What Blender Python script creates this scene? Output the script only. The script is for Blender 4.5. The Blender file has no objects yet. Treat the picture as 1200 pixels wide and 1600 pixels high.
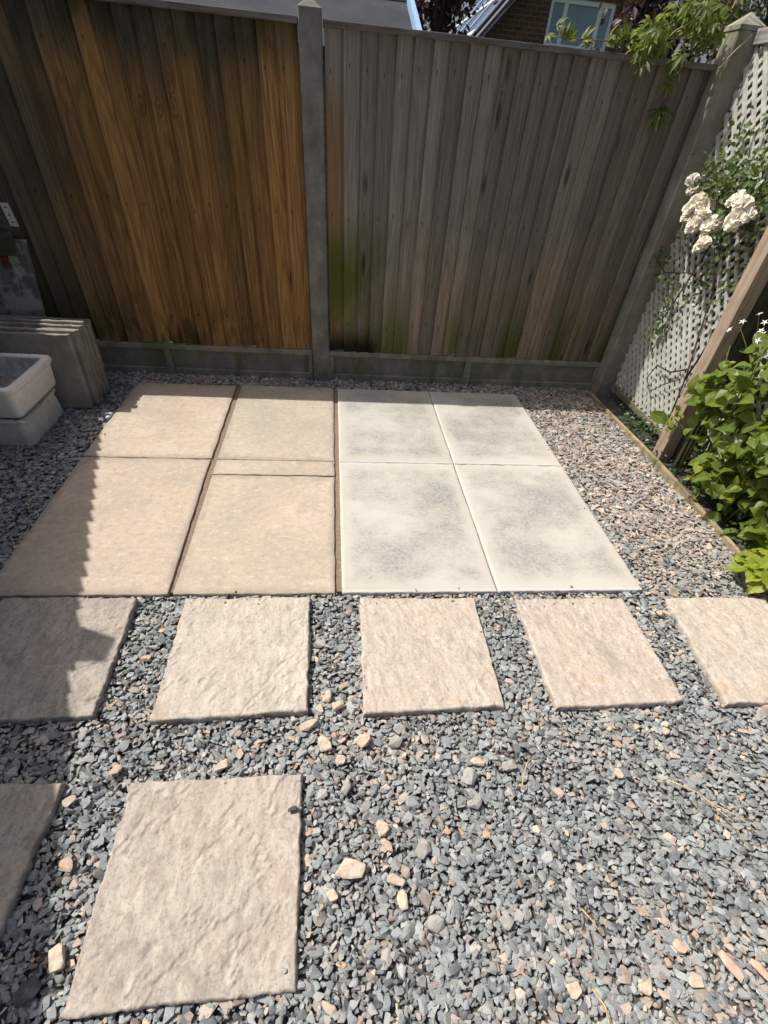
import bpy, bmesh, math, random
import numpy as np
from mathutils import Vector, Matrix, noise as mnoise

random.seed(7); rng = np.random.default_rng(7)
S = bpy.context.scene
COL = S.collection
R = math.radians

# ------------------------------------------------------------------ camera
def cam_axes(yaw, pitch, roll):
    cy, sy, cp, sp = math.cos(yaw), math.sin(yaw), math.cos(pitch), math.sin(pitch)
    f = np.array([sy*cp, cy*cp, sp]); r = np.array([cy, -sy, 0.]); u = np.cross(r, f)
    c, s = math.cos(roll), math.sin(roll)
    return c*r+s*u, -s*r+c*u, f
cd = bpy.data.cameras.new('camera'); cam = bpy.data.objects.new('camera', cd); COL.objects.link(cam)
r_, u_, f_ = cam_axes(0.14745, -0.81716, 0.09506)
M = Matrix.Identity(4)
for i in range(3):
    M[i][0], M[i][1], M[i][2] = r_[i], u_[i], -f_[i]
M[2][3] = 1.25
cam.matrix_world = M
cd.sensor_fit = 'AUTO'; cd.sensor_width = 36; cd.lens = 713.15/1600*36; cd.shift_y = 150/1600
cd.clip_start = .02; cd.clip_end = 500
S.camera = cam

# ------------------------------------------------------------------ sky, sun, exposure
SUNV = Vector((-.62, .249, 1.0)).normalized()
w = bpy.data.worlds.new('World'); S.world = w; w.use_nodes = True
nt = w.node_tree
sky = nt.nodes.new('ShaderNodeTexSky'); sky.sky_type = 'NISHITA'; sky.sun_disc = False
sky.sun_elevation = math.asin(SUNV.z); sky.sun_rotation = math.atan2(SUNV.x, SUNV.y)
sky.air_density = .6; sky.dust_density = 5.0; sky.ozone_density = .3
bg = nt.nodes['Background']; bg.inputs['Strength'].default_value = .118
nt.links.new(sky.outputs[0], bg.inputs['Color'])
sl = bpy.data.lights.new('sun', 'SUN'); sl.energy = 4.4; sl.angle = R(.5); sl.color = (1, .95, .88)
so = bpy.data.objects.new('sun', sl); COL.objects.link(so)
so.rotation_euler = SUNV.to_track_quat('Z', 'Y').to_euler(); so.location = (-4, 3, 8)
S.view_settings.view_transform = 'Standard'; S.view_settings.look = 'None'
S.view_settings.exposure = 0.2; S.view_settings.gamma = 1; S.view_settings.use_curve_mapping = False
S.cycles.max_bounces = 8

# ------------------------------------------------------------------ node helpers
class NT:
    def __init__(s, name, rough=.8, spec=.3):
        s.m = bpy.data.materials.new(name); s.m.use_nodes = True
        s.t = s.m.node_tree; s.b = s.t.nodes['Principled BSDF']
        s.b.inputs['Roughness'].default_value = rough
        s.b.inputs['Specular IOR Level'].default_value = spec
    def n(s, typ, **kw):
        nd = s.t.nodes.new(typ)
        for k, v in kw.items(): setattr(nd, k, v)
        return nd
    def put(s, sock, v):
        if hasattr(v, 'is_output') or isinstance(v, bpy.types.NodeSocket): s.t.links.new(v, sock)
        elif isinstance(v, (tuple, list)) and len(v) == 3 and sock.type == 'RGBA': sock.default_value = (*v, 1)
        else: sock.default_value = v
    def math(s, op, a, b=None, c=None, clamp=False):
        nd = s.n('ShaderNodeMath', operation=op, use_clamp=clamp)
        s.put(nd.inputs[0], a)
        if b is not None: s.put(nd.inputs[1], b)
        if c is not None: s.put(nd.inputs[2], c)
        return nd.outputs[0]
    def vmath(s, op, a, b=None):
        nd = s.n('ShaderNodeVectorMath', operation=op); s.put(nd.inputs[0], a)
        if b is not None: s.put(nd.inputs[1], b)
        return nd.outputs[0]
    def mix(s, f, a, b, mode='MIX'):
        nd = s.n('ShaderNodeMix', data_type='RGBA', blend_type=mode)
        s.put(nd.inputs[0], f); s.put(nd.inputs[6], a); s.put(nd.inputs[7], b)
        return nd.outputs[2]
    def noise(s, vec, scale, detail=4, rough=.55, dist=0.):
        nd = s.n('ShaderNodeTexNoise'); s.put(nd.inputs['Vector'], vec)
        nd.inputs['Scale'].default_value = scale; nd.inputs['Detail'].default_value = detail
        nd.inputs['Roughness'].default_value = rough; nd.inputs['Distortion'].default_value = dist
        return nd.outputs[0]
    def vor(s, vec, scale, feature='F1', rand=1.):
        nd = s.n('ShaderNodeTexVoronoi', feature=feature); s.put(nd.inputs['Vector'], vec)
        nd.inputs['Scale'].default_value = scale; nd.inputs['Randomness'].default_value = rand
        return nd
    def map(s, v, a, b, c=0., d=1.):
        nd = s.n('ShaderNodeMapRange', interpolation_type='SMOOTHSTEP'); s.put(nd.inputs[0], v)
        for i, x in enumerate((a, b, c, d)): nd.inputs[i+1].default_value = x
        return nd.outputs[0]
    def ramp(s, v, stops):
        nd = s.n('ShaderNodeValToRGB'); s.put(nd.inputs[0], v)
        e = nd.color_ramp.elements
        while len(e) < len(stops): e.new(.5)
        for i, (p, c) in enumerate(stops): e[i].position = p; e[i].color = (*c, 1)
        return nd.outputs[0]
    def pos(s): return s.n('ShaderNodeNewGeometry').outputs['Position']
    def obj(s): return s.n('ShaderNodeTexCoord').outputs['Object']
    def uv(s): return s.n('ShaderNodeTexCoord').outputs['UV']
    def rnd(s): return s.n('ShaderNodeObjectInfo').outputs['Random']
    def sep(s, v):
        nd = s.n('ShaderNodeSeparateXYZ'); s.put(nd.inputs[0], v); return nd.outputs
    def attr(s, name): 
        nd = s.n('ShaderNodeAttribute'); nd.attribute_name = name; return nd.outputs['Color']
    def bump(s, h, strength=.4, dist=.004):
        nd = s.n('ShaderNodeBump'); nd.inputs['Strength'].default_value = strength
        nd.inputs['Distance'].default_value = dist; s.put(nd.inputs['Height'], h)
        s.t.links.new(nd.outputs[0], s.b.inputs['Normal'])
    def color(s, c): s.put(s.b.inputs['Base Color'], c)
    def rough(s, v): s.put(s.b.inputs['Roughness'], v)

MT = {}
def plain(name, c, rough=.7, spec=.3, var=.15, scale=30, bump=.15, bd=.002):
    m = NT(name, rough, spec); p = m.obj()
    n = m.noise(p, scale, 5, .6)
    d = tuple(x*(1-var) for x in c); l = tuple(min(1, x*(1+var)) for x in c)
    m.color(m.ramp(n, [(.3, d), (.7, l)])); m.bump(n, bump, bd)
    MT[name] = m.m; return m.m

# --- featheredge timber.  kind: orange (left panel), grey (right panel), dark (side fence)
def timber_board(name, kind):
    m = NT(name, .85, .15)
    P = m.pos(); O = m.obj(); rn = m.rnd()
    x, y, z = m.sep(P); ox, oy, oz = m.sep(O)
    off = m.n('ShaderNodeCombineXYZ'); m.put(off.inputs[0], m.math('MULTIPLY', rn, 61.)); m.put(off.inputs[2], m.math('MULTIPLY', rn, 23.))
    v = m.vmath('ADD', O, off.outputs[0])
    g = m.noise(m.vmath('MULTIPLY', v, (70, 8, 2.2)), 1., 6, .65)
    fine = m.noise(m.vmath('MULTIPLY', v, (260, 30, 5)), 1., 3, .6)
    rings = m.noise(m.vmath('MULTIPLY', v, (9, 2, 1.1)), 1., 1, .4)
    band = m.math('SINE', m.math('MULTIPLY', rings, 75.))
    band = m.map(band, -.6, 1.)
    big = m.noise(P, 2.6, 4, .55)
    mid = m.noise(m.vmath('MULTIPLY', P, (9, 9, 4)), 1., 4, .6)
    kv = m.vor(m.vmath('MULTIPLY', v, (11, 3, 2.7)), 1.)
    knot = m.map(m.math('ADD', kv.outputs['Distance'], m.math('MULTIPLY', m.math('SUBTRACT', g, .5), .1)), .06, .22, 1., 0.)
    kr = m.math('GREATER_THAN', m.sep(kv.outputs['Color'])[0], .62)
    knot = m.math('MULTIPLY', knot, kr)
    if kind == 'orange':
        warm = m.mix(m.map(g, .25, .75), (.205, .11, .037), (.40, .23, .083))
        eye = None
        for xe, ze in ((-.915, 1.219), (-.838, 1.22), (-.765, 1.223), (-.765, 1.30)):
            ex = m.math('MULTIPLY', m.math('SUBTRACT', x, xe), 1.25); ez = m.math('MULTIPLY', m.math('SUBTRACT', z, ze), .55)
            d = m.math('SQRT', m.math('ADD', m.math('MULTIPLY', ex, ex), m.math('MULTIPLY', ez, ez)))
            d = m.math('ADD', d, m.math('MULTIPLY', m.math('SUBTRACT', g, .5), .022))
            e = m.math('MULTIPLY', m.map(m.math('SINE', m.math('MULTIPLY', d, 430.)), -.2, .9), m.map(d, .016, .042, 1., 0.))
            e = m.math('MAXIMUM', e, m.map(d, .002, .006, 1., 0.)); eye = e if eye is None else m.math('MAXIMUM', eye, e)
        warm = m.mix(m.math('MULTIPLY', band, .38), warm, (.135, .062, .018)); warm = m.mix(m.math('MULTIPLY', eye, .5), warm, (.055, .022, .007))
        grey = m.mix(m.map(g, .25, .75), (.062, .053, .036), (.12, .10, .068))
        f = m.math('ADD', m.map(x, -1.70, -.95), m.math('MULTIPLY', m.math('SUBTRACT', big, .5), 1.1))
        f2 = m.math('ADD', m.map(z, 1.56, 1.16), m.math('ADD', m.math('MULTIPLY', m.math('SUBTRACT', mid, .5), 1.1), m.math('MULTIPLY', m.math('SUBTRACT', rn, .5), .9)))
        f = m.map(m.math('MINIMUM', f, f2), -.1, 1.0)
        c = m.mix(f, grey, warm)
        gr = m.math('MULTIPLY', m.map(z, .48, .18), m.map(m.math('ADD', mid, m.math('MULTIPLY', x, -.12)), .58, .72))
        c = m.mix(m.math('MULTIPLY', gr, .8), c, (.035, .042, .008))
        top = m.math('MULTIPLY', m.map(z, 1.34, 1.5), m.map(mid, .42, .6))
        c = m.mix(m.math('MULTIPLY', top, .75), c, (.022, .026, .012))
    elif kind == 'grey':
        grey = m.mix(m.map(g, .2, .8), (.195, .175, .146), (.315, .285, .238))
        grey = m.mix(m.math('MULTIPLY', band, .22), grey, (.115, .10, .082))
        pink = m.mix(m.map(g, .2, .8), (.25, .19, .145), (.37, .288, .22))  # pinkish-brown stain low on the boards, partly bounced light painted into the colour
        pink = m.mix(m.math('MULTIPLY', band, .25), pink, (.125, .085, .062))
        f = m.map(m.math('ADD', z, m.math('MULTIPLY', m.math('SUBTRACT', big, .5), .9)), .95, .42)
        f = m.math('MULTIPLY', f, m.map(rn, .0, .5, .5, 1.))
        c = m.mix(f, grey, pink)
        # warm unweathered strip by the post and green algae
        wz = m.math('MULTIPLY', m.map(m.math('ADD', x, m.math('MULTIPLY', mid, .14)), .17, .06), m.map(z, 1.46, 1.2))
        c = m.mix(m.math('MULTIPLY', wz, .8), c, (.26, .135, .04))
        a1 = m.math('MULTIPLY', m.map(m.math('ADD', x, m.math('MULTIPLY', mid, .5)), .62, .28), m.math('MULTIPLY', m.map(z, .95, .62), m.map(z, .2, .5)))
        c = m.mix(m.math('MULTIPLY', a1, .9), c, (.075, .088, .010))
        a2 = m.math('MULTIPLY', m.map(z, .66, .17), m.map(m.noise(m.vmath('MULTIPLY', P, (9, 9, 1.0)), 1., 3, .5), .38, .56))
        c = m.mix(m.math('MULTIPLY', a2, .85), c, (.105, .12, .018))
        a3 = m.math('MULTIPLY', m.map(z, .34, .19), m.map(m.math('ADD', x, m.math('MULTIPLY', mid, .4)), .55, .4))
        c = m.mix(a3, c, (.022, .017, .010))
        rr = m.math('MULTIPLY', m.map(x, 1.2, 1.8), .25)
        c = m.mix(rr, c, (.085, .062, .045))
    else:
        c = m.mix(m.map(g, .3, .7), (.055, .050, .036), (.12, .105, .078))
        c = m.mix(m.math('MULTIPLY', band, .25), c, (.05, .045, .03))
    c = m.mix(m.math('MULTIPLY', m.map(fine, .42, .68), .34), c, (.045, .036, .027))
    c = m.mix(m.math('MULTIPLY', knot, .75), c, (.028, .018, .011))
    # per-board tone
    tone = m.map(rn, 0., 1., .80, 1.25)
    cc = m.n('ShaderNodeCombineColor')
    for i in range(3): m.put(cc.inputs[i], tone)
    c = m.mix(1., c, cc.outputs[0], 'MULTIPLY')
    # nail heads with a rusty run below
    nl = None
    for zz in (.16, .70, 1.24):
        dz = m.math('SUBTRACT', m.math('ADD', oz, m.math('MULTIPLY', m.math('SUBTRACT', m.math('FRACT', m.math('MULTIPLY', rn, 7.3+zz)), .5), .05)), zz)
        a = m.math('MULTIPLY', m.map(m.math('ABSOLUTE', m.math('SUBTRACT', ox, .028)), .0025, .0045, 1., 0.),
                   m.math('MULTIPLY', m.map(dz, -.022, -.004), m.map(dz, .003, .006, 1., 0.)))
        nl = a if nl is None else m.math('MAXIMUM', nl, a)
    c = m.mix(m.math('MULTIPLY', nl, .6), c, (.012, .009, .007))
    m.color(c)
    m.bump(m.math('ADD', m.math('MULTIPLY', g, .7), m.math('MULTIPLY', fine, .5)), .55, .003)
    MT[name] = m.m
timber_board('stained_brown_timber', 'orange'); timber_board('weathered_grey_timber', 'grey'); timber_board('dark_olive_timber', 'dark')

def lumber(name, dark, light, scale=(90, 90, 3), rough=.75, moss=None):
    m = NT(name, rough, .2); O = m.obj()
    g = m.noise(m.vmath('MULTIPLY', O, scale), 1., 5, .65)
    b = m.noise(O, 7., 3, .5)
    c = m.mix(m.map(g, .3, .7), dark, light)
    c = m.mix(m.math('MULTIPLY', m.map(b, .45, .7), .4), c, tuple(x*.6 for x in dark))
    if moss: c = m.mix(m.math('MULTIPLY', m.map(m.noise(O, 14., 3, .6), .48, .66), .7), c, moss)
    m.color(c); m.bump(g, .4, .002); MT[name] = m.m
lumber('brown_timber', (.27, .205, .152), (.38, .30, .23), (60, 60, 3))
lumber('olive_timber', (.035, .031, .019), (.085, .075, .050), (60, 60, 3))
lumber('edging_timber', (.22, .17, .105), (.40, .325, .215), (60, 3, 60), moss=(.11, .12, .04))
lumber('capping_timber', (.095, .085, .073), (.22, .20, .175), (3, 60, 60))
lumber('rail_timber', (.11, .10, .06), (.25, .23, .15), (60, 3, 60), moss=(.10, .13, .045))
lumber('grey_rail_timber', (.16, .155, .14), (.33, .32, .29), (60, 3, 60))
lumber('lath_paint', (.37, .375, .335), (.53, .535, .485), (40, 40, 40), .7)
lumber('old_plank', (.055, .06, .045), (.13, .135, .105), (3, 60, 60))

def concrete(name, d, l, algae=(.10, .12, .07), amt=.5, rough=.9):
    m = NT(name, rough, .2); P = m.pos()
    n = m.noise(P, 9., 6, .65); f = m.noise(P, 160., 3, .7); v = m.vor(P, 140.)
    c = m.mix(m.map(n, .3, .7), d, l)
    c = m.mix(m.math('MULTIPLY', m.map(f, .5, .7), .35), c, tuple(x*.5 for x in d))
    a = m.map(m.noise(m.vmath('MULTIPLY', P, (7, 7, 2.)), 1., 4, .6), .45, .65)
    c = m.mix(m.math('MULTIPLY', a, amt), c, algae)
    pit = m.math('MULTIPLY', m.map(v.outputs['Distance'], .1, .25, 1., 0.), m.math('GREATER_THAN', m.sep(v.outputs['Color'])[0], .8))
    c = m.mix(m.math('MULTIPLY', pit, .7), c, tuple(x*.3 for x in d))
    m.color(c); m.bump(m.math('SUBTRACT', f, pit), .5, .003); MT[name] = m.m
concrete('post_concrete', (.155, .15, .128), (.28, .27, .235), (.11, .12, .075), .5)
concrete('corner_post_concrete', (.22, .207, .17), (.34, .325, .265), (.15, .14, .085), .5)
concrete('gravel_board_concrete', (.21, .20, .16), (.34, .32, .26), (.13, .15, .055), .7)
concrete('old_slab_stone', (.22, .205, .17), (.34, .315, .265), (.16, .165, .11), .35)

# --- patio slabs
def slab_white(name, seed):
    m = NT(name, .8, .25); P = m.pos(); U = m.uv(); u, v, _ = m.sep(U)
    Q = m.vmath('ADD', P, (seed*3.7, seed*1.9, 0))
    big = m.noise(Q, 2.7, 3, .5); mid = m.noise(Q, 11., 5, .65); sp = m.noise(Q, 130., 3, .7)
    st = m.noise(m.vmath('MULTIPLY', Q, (5, 60, 1)), 1., 4, .6)
    ed = m.math('MINIMUM', m.math('MINIMUM', u, m.math('SUBTRACT', 1., u)), m.math('MINIMUM', v, m.math('SUBTRACT', 1., v)))
    edn = m.map(m.math('ADD', ed, m.math('MULTIPLY', m.math('SUBTRACT', mid, .5), .12)), .03, .13)
    sp2 = m.noise(Q, 62., 4, .75)
    mask = m.math('ADD', m.math('MULTIPLY', big, 1.1), m.math('ADD', m.math('MULTIPLY', mid, .7), m.math('MULTIPLY', m.math('SUBTRACT', st, .5), .16)))
    mask = m.math('MULTIPLY', m.map(mask, .62, 1.22), edn)
    spk = m.math('MULTIPLY', mask, m.math('ADD', .30, m.math('MULTIPLY', m.map(sp2, .36, .62), .62)))
    spk = m.math('ADD', spk, m.math('MULTIPLY', m.map(sp2, .58, .72), .16), clamp=True)
    base = m.mix(m.map(big, .35, .65), (.475, .46, .412), (.435, .412, .355))
    c = m.mix(spk, base, (.205, .21, .21))
    c = m.mix(m.math('MULTIPLY', m.map(sp, .60, .74), .45), c, (.57, .56, .53))
    c = m.mix(m.math('MULTIPLY', m.map(ed, .022, .004), .55), c, (.55, .54, .51))
    rust = m.map(m.noise(Q, 5., 2, .4), .70, .76)
    c = m.mix(m.math('MULTIPLY', rust, .35), c, (.45, .35, .23))
    m.color(c); m.bump(m.math('ADD', sp, m.math('MULTIPLY', st, .4)), .25, .0015); MT[name] = m.m
for i in range(4): slab_white('whitened_slab_%d' % i, i+1)
def slab_beige(name, seed, tint):
    m = NT(name, .8, .25); P = m.pos(); Q = m.vmath('ADD', P, (seed*2.3, seed*5.1, 0))
    big = m.noise(Q, 2.4, 4, .55, .6); mid = m.noise(Q, 10., 5, .65); sp = m.noise(Q, 150., 3, .7)
    c = m.mix(m.map(big, .3, .68), tuple(a*b for a, b in zip((.49, .435, .355), tint)), tuple(a*b for a, b in zip((.375, .345, .285), tint)))
    c = m.mix(m.math('MULTIPLY', m.map(mid, .42, .7), .6), c, (.47, .39, .31))
    c = m.mix(m.math('MULTIPLY', m.map(m.noise(Q, 5., 6, .72), .47, .68), .55), c, (.33, .295, .24)); c = m.mix(m.math('MULTIPLY', m.map(m.noise(Q, 3.1, 5, .6, .8), .56, .72), .5), c, (.50, .365, .26))
    c = m.mix(m.math('MULTIPLY', m.map(sp, .54, .72), .5), c, (.27, .235, .18))
    c = m.mix(m.math('MULTIPLY', m.map(sp, .44, .30), .35), c, (.64, .57, .46))
    gr1 = m.noise(Q, 34., 5, .75)
    c = m.mix(m.math('MULTIPLY', m.map(gr1, .50, .66), .55), c, (.285, .26, .215))
    c = m.mix(m.math('MULTIPLY', m.map(gr1, .46, .34), .5), c, (.58, .53, .45))
    scr = m.noise(m.vmath('MULTIPLY', Q, (9, 90, 1)), 1., 2, .5, 1.5)
    c = m.mix(m.math('MULTIPLY', m.map(scr, .68, .73), .5), c, (.70, .65, .56))
    u, v, _ = m.sep(m.uv()); ed = m.math('MINIMUM', m.math('MINIMUM', u, m.math('SUBTRACT', 1., u)), m.math('MINIMUM', v, m.math('SUBTRACT', 1., v)))
    c = m.mix(m.math('MULTIPLY', m.map(m.math('ADD', ed, m.math('MULTIPLY', m.math('SUBTRACT', mid, .5), .16)), .055, .0), .5), c, (.27, .235, .185))
    m.color(c); m.bump(m.math('ADD', m.math('ADD', sp, mid), m.math('MULTIPLY', gr1, 1.2)), .4, .003); MT[name] = m.m
for i, t in enumerate([(1.06, .975, .94), (1.08, 1.01, .97), (1.06, 1., .95), (.96, .935, .90), (.95, .945, .91)]): slab_beige('beige_slab_%d' % i, i+1, t)
def riven(name, seed, d, l, warm, k=1.):
    m = NT(name, .78, .3); P = m.pos(); Q = m.vmath('ADD', P, (seed*4.3, seed*2.1, 0))
    big = m.noise(Q, 4., 4, .6, .5)
    dirn = m.noise(m.vmath('MULTIPLY', Q, (34, 11, 20)), 1., 6, .7, .8)
    sp = m.noise(Q, 110., 4, .75)
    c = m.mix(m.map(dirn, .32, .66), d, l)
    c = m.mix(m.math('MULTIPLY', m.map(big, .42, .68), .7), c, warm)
    c = m.mix(m.math('MULTIPLY', m.map(sp, .50, .68), .55), c, tuple(x*.55 for x in d)); s4 = m.noise(m.vmath('MULTIPLY', Q, (60, 26, 30)), 1., 5, .75, .6); c = m.mix(m.math('MULTIPLY', m.map(s4, .52, .66), .5), c, tuple(x*.62 for x in d)); c = m.mix(m.math('MULTIPLY', m.map(s4, .46, .34), .45), c, tuple(min(.75, x*1.22) for x in l))
    c = m.mix(m.math('MULTIPLY', m.map(sp, .42, .3), .3), c, tuple(min(.8, x*1.25) for x in l))
    rust = m.map(m.noise(Q, 6.5, 4, .6), .60, .72)
    c = m.mix(m.math('MULTIPLY', rust, .45), c, (.42, .29, .16)); c = m.mix(m.math('MULTIPLY', m.map(m.noise(m.vmath('ADD', Q, (9, 2, 5)), 8., 5, .7, .7), .54, .7), .5), c, tuple(x*.66 for x in d))
    m.color(c); m.bump(m.math('ADD', m.math('MULTIPLY', dirn, k), m.math('MULTIPLY', sp, .45)), .42, .004); MT[name] = m.m
riven('riven_buff_0', 1, (.375, .335, .28), (.51, .465, .395), (.475, .41, .335))
riven('riven_buff_1', 2, (.375, .33, .275), (.51, .46, .39), (.48, .40, .32))
riven('riven_buff_2', 3, (.375, .322, .27), (.505, .448, .38), (.475, .39, .31))
riven('riven_grey_buff', 4, (.315, .275, .235), (.475, .425, .365), (.43, .365, .305), 1.4)
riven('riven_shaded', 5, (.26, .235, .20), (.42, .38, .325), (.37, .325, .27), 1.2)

# --- slate chippings
m = NT('slate_chipping', .62, .35); c = m.attr('tint'); P = m.pos()
n = m.noise(P, 90., 4, .65); n2 = m.noise(m.vmath('MULTIPLY', P, (60, 200, 300)), 1., 3, .6)
c = m.mix(m.math('MULTIPLY', m.map(n, .45, .7), .35), c, (.42, .39, .34))
c = m.mix(m.math('MULTIPLY', m.map(n2, .5, .72), .3), c, (.07, .075, .075))
m.color(c); m.bump(m.math('ADD', n, n2), .35, .002); MT['slate_chipping'] = m.m
def stone_mat(name, a, b):
    m = NT(name, .75, .3); P = m.obj(); n = m.noise(P, 60., 5, .7); q = m.noise(m.vmath('ADD', P, (3, 1, 7)), 22., 4, .6)
    c = m.mix(m.map(n, .3, .7), a, b); c = m.mix(m.math('MULTIPLY', m.map(q, .5, .68), .5), c, tuple(x*.6 for x in a))
    m.color(c); m.bump(n, .5, .003); MT[name] = m.m
stone_mat('buff_stone', (.40, .325, .24), (.60, .51, .40))
stone_mat('grey_stone', (.24, .235, .215), (.40, .385, .35))
stone_mat('orange_stone', (.42, .285, .205), (.56, .42, .32))
stone_mat('dark_stone', (.045, .05, .052), (.10, .105, .105))
plain('sand_joint', (.215, .162, .118), .95, .1, .3, 80, .4, .004)
plain('earth', (.045, .036, .027), .95, .1, .4, 60, .6, .01)
plain('sink_dirt', (.27, .255, .215), .95, .1, .5, 30, .5, .008); plain('gravel_grit', (.10, .095, .085), .95, .1, .4, 90, .6, .008); plain('dry_straw', (.50, .38, .20), .8, .2, .2)
plain('petal_white', (.80, .78, .74), .6, .3, .04)
# --- foliage
def leaf_mat(name, a, b, tr=.35, rough=.42, yellow=None):
    m = NT(name, rough, .4); rn = m.rnd(); O = m.obj(); u, v, _ = m.sep(m.uv())
    c = m.mix(rn, a, b)
    if yellow: c = m.mix(m.map(rn, .72, .95), c, yellow)
    n = m.noise(O, 45., 4, .6)
    c = m.mix(m.math('MULTIPLY', m.map(n, .4, .7), .35), c, tuple(x*1.5 for x in b))
    vein = m.math('MAXIMUM', m.map(m.math('ABSOLUTE', m.math('SUBTRACT', v, .5)), .018, .05, 1., 0.),
        m.math('MULTIPLY', m.map(m.math('SINE', m.math('MULTIPLY', m.math('SUBTRACT', u, m.math('MULTIPLY', m.math('ABSOLUTE', m.math('SUBTRACT', v, .5)), .7)), 48.)), .82, .98), .6))
    c = m.mix(m.math('MULTIPLY', vein, .4), c, tuple(min(.5, x*2.2) for x in b))
    m.color(c); m.bump(m.math('SUBTRACT', n, m.math('MULTIPLY', vein, .7)), .35, .003)
    t = m.n('ShaderNodeBsdfTranslucent'); m.put(t.inputs[0], m.mix(1., c, (1.6, 1.7, .55), 'MULTIPLY'))
    mx = m.n('ShaderNodeMixShader'); mx.inputs[0].default_value = tr
    m.t.links.new(m.b.outputs[0], mx.inputs[1]); m.t.links.new(t.outputs[0], mx.inputs[2])
    m.t.links.new(mx.outputs[0], m.t.nodes['Material Output'].inputs[0]); MT[name] = m.m
leaf_mat('shrub_leaf', (.085, .135, .022), (.155, .205, .04), .42, .4, (.26, .29, .04))
leaf_mat('hydrangea_leaf', (.17, .22, .028), (.25, .28, .035), .35, .42)
leaf_mat('creeper_leaf', (.06, .095, .022), (.17, .205, .04), .4, .42)
leaf_mat('rose_leaf', (.05, .09, .035), (.12, .16, .065), .25, .35)
leaf_mat('purple_leaf', (.035, .018, .028), (.10, .052, .070), .25, .4)
leaf_mat('conifer_leaf', (.075, .09, .045), (.14, .15, .085), .2, .6)
leaf_mat('ivy_leaf', (.022, .05, .018), (.05, .09, .03), .2, .35)
m = NT('rose_petal', .6, .2); rn = m.rnd(); n = m.noise(m.obj(), 30., 2, .5)
m.color(m.mix(m.math('MULTIPLY', n, .5), m.mix(rn, (.84, .81, .75), (.84, .77, .60)), (.82, .80, .76)))
t = m.n('ShaderNodeBsdfTranslucent'); t.inputs[0].default_value = (.95, .90, .80, 1)
mx = m.n('ShaderNodeMixShader'); mx.inputs[0].default_value = .3
m.t.links.new(m.b.outputs[0], mx.inputs[1]); m.t.links.new(t.outputs[0], mx.inputs[2]); m.t.links.new(mx.outputs[0], m.t.nodes['Material Output'].inputs[0])
MT['rose_petal'] = m.m
plain('green_stem', (.12, .15, .045), .6, .3, .3); plain('woody_stem', (.07, .05, .033), .85, .2, .3); plain('red_stem', (.24, .12, .07), .6, .3, .2)
plain('bark', (.06, .05, .04), .9, .1, .4, 40, .6, .01)
# --- porcelain, metal, house
m = NT('sink_glaze', .28, .5); P = m.pos(); n = m.noise(P, 7., 5, .65); v = m.vor(P, 55.)
c = m.mix(m.map(n, .35, .7), (.84, .82, .77), (.76, .735, .67))
chip = m.math('MULTIPLY', m.map(v.outputs['Distance'], .05, .12, 1., 0.), m.math('GREATER_THAN', m.sep(v.outputs['Color'])[0], .9))
c = m.mix(m.math('MULTIPLY', chip, .85), c, (.07, .055, .04))
c = m.mix(m.math('MULTIPLY', m.map(m.noise(P, 24., 5, .7), .52, .72), .18), c, (.33, .31, .25))
m.color(c); m.rough(m.map(n, .3, .7, .22, .5)); MT['sink_glaze'] = m.m
m = NT('sink_inside', .6, .3); P = m.pos(); n = m.noise(P, 22., 6, .7)
m.color(m.mix(m.map(n, .36, .66), (.72, .71, .65), (.42, .41, .35))); MT['sink_inside'] = m.m
m = NT('old_unglazed', .7, .25); P = m.pos(); n = m.noise(P, 16., 5, .65)
m.color(m.mix(m.map(n, .35, .7), (.72, .705, .65), (.58, .565, .51))); m.bump(n, .15, .003); MT['old_unglazed'] = m.m
m = NT('galvanised_metal', .45, .5); m.b.inputs['Metallic'].default_value = .35; m.color(m.ramp(m.noise(m.obj(), 90., 3, .5), [(.3, (.50, .50, .48)), (.7, (.70, .70, .68))])); MT['galvanised_metal'] = m.m
m = NT('stained_board', .75, .25); O = m.obj(); x, y, z = m.sep(O)
n = m.noise(m.vmath('MULTIPLY', O, (38, 5, 5)), 1., 5, .6); b = m.noise(O, 7., 5, .65)
run = m.noise(m.vmath('MULTIPLY', O, (26, 5, 2)), 1., 3, .5)
c = m.mix(m.map(n, .35, .65), (.115, .113, .105), (.22, .213, .195))
spl = m.math('MULTIPLY', m.map(b, .44, .56), m.map(z, .30, .36))
c = m.mix(m.math('MULTIPLY', spl, .85), c, (.50, .475, .40))
c = m.mix(m.math('MULTIPLY', m.math('MULTIPLY', m.map(run, .50, .60), m.map(z, .36, .30)), .75), c, (.35, .34, .32))
m.color(c); m.bump(n, .2, .002); MT['stained_board'] = m.m
plain('red_paint', (.30, .02, .025), .5, .4, .1)
m = NT('red_brick', .85, .2); P = m.pos(); x, y, z = m.sep(P)
cv = m.n('ShaderNodeCombineXYZ'); m.put(cv.inputs[0], m.math('ADD', x, y)); m.put(cv.inputs[1], z)
bt = m.n('ShaderNodeTexBrick'); m.put(bt.inputs['Vector'], cv.outputs[0]); bt.inputs['Scale'].default_value = 1.
bt.inputs['Brick Width'].default_value = .225; bt.inputs['Row Height'].default_value = .075; bt.inputs['Mortar Size'].default_value = .01
bt.inputs['Color1'].default_value = (.17, .068, .045, 1); bt.inputs['Color2'].default_value = (.11, .045, .034, 1); bt.inputs['Mortar'].default_value = (.17, .13, .10, 1)
m.color(bt.outputs[0]); MT['red_brick'] = m.m
plain('roof_tile', (.10, .095, .10), .8, .25, .25, 8, .3, .01); plain('slate_blue_tile', (.13, .135, .16), .7, .3, .2, 10, .3, .01)
plain('barge_board', (.018, .02, .026), .4, .4, .15); plain('white_upvc', (.78, .79, .80), .35, .4, .03)
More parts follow.
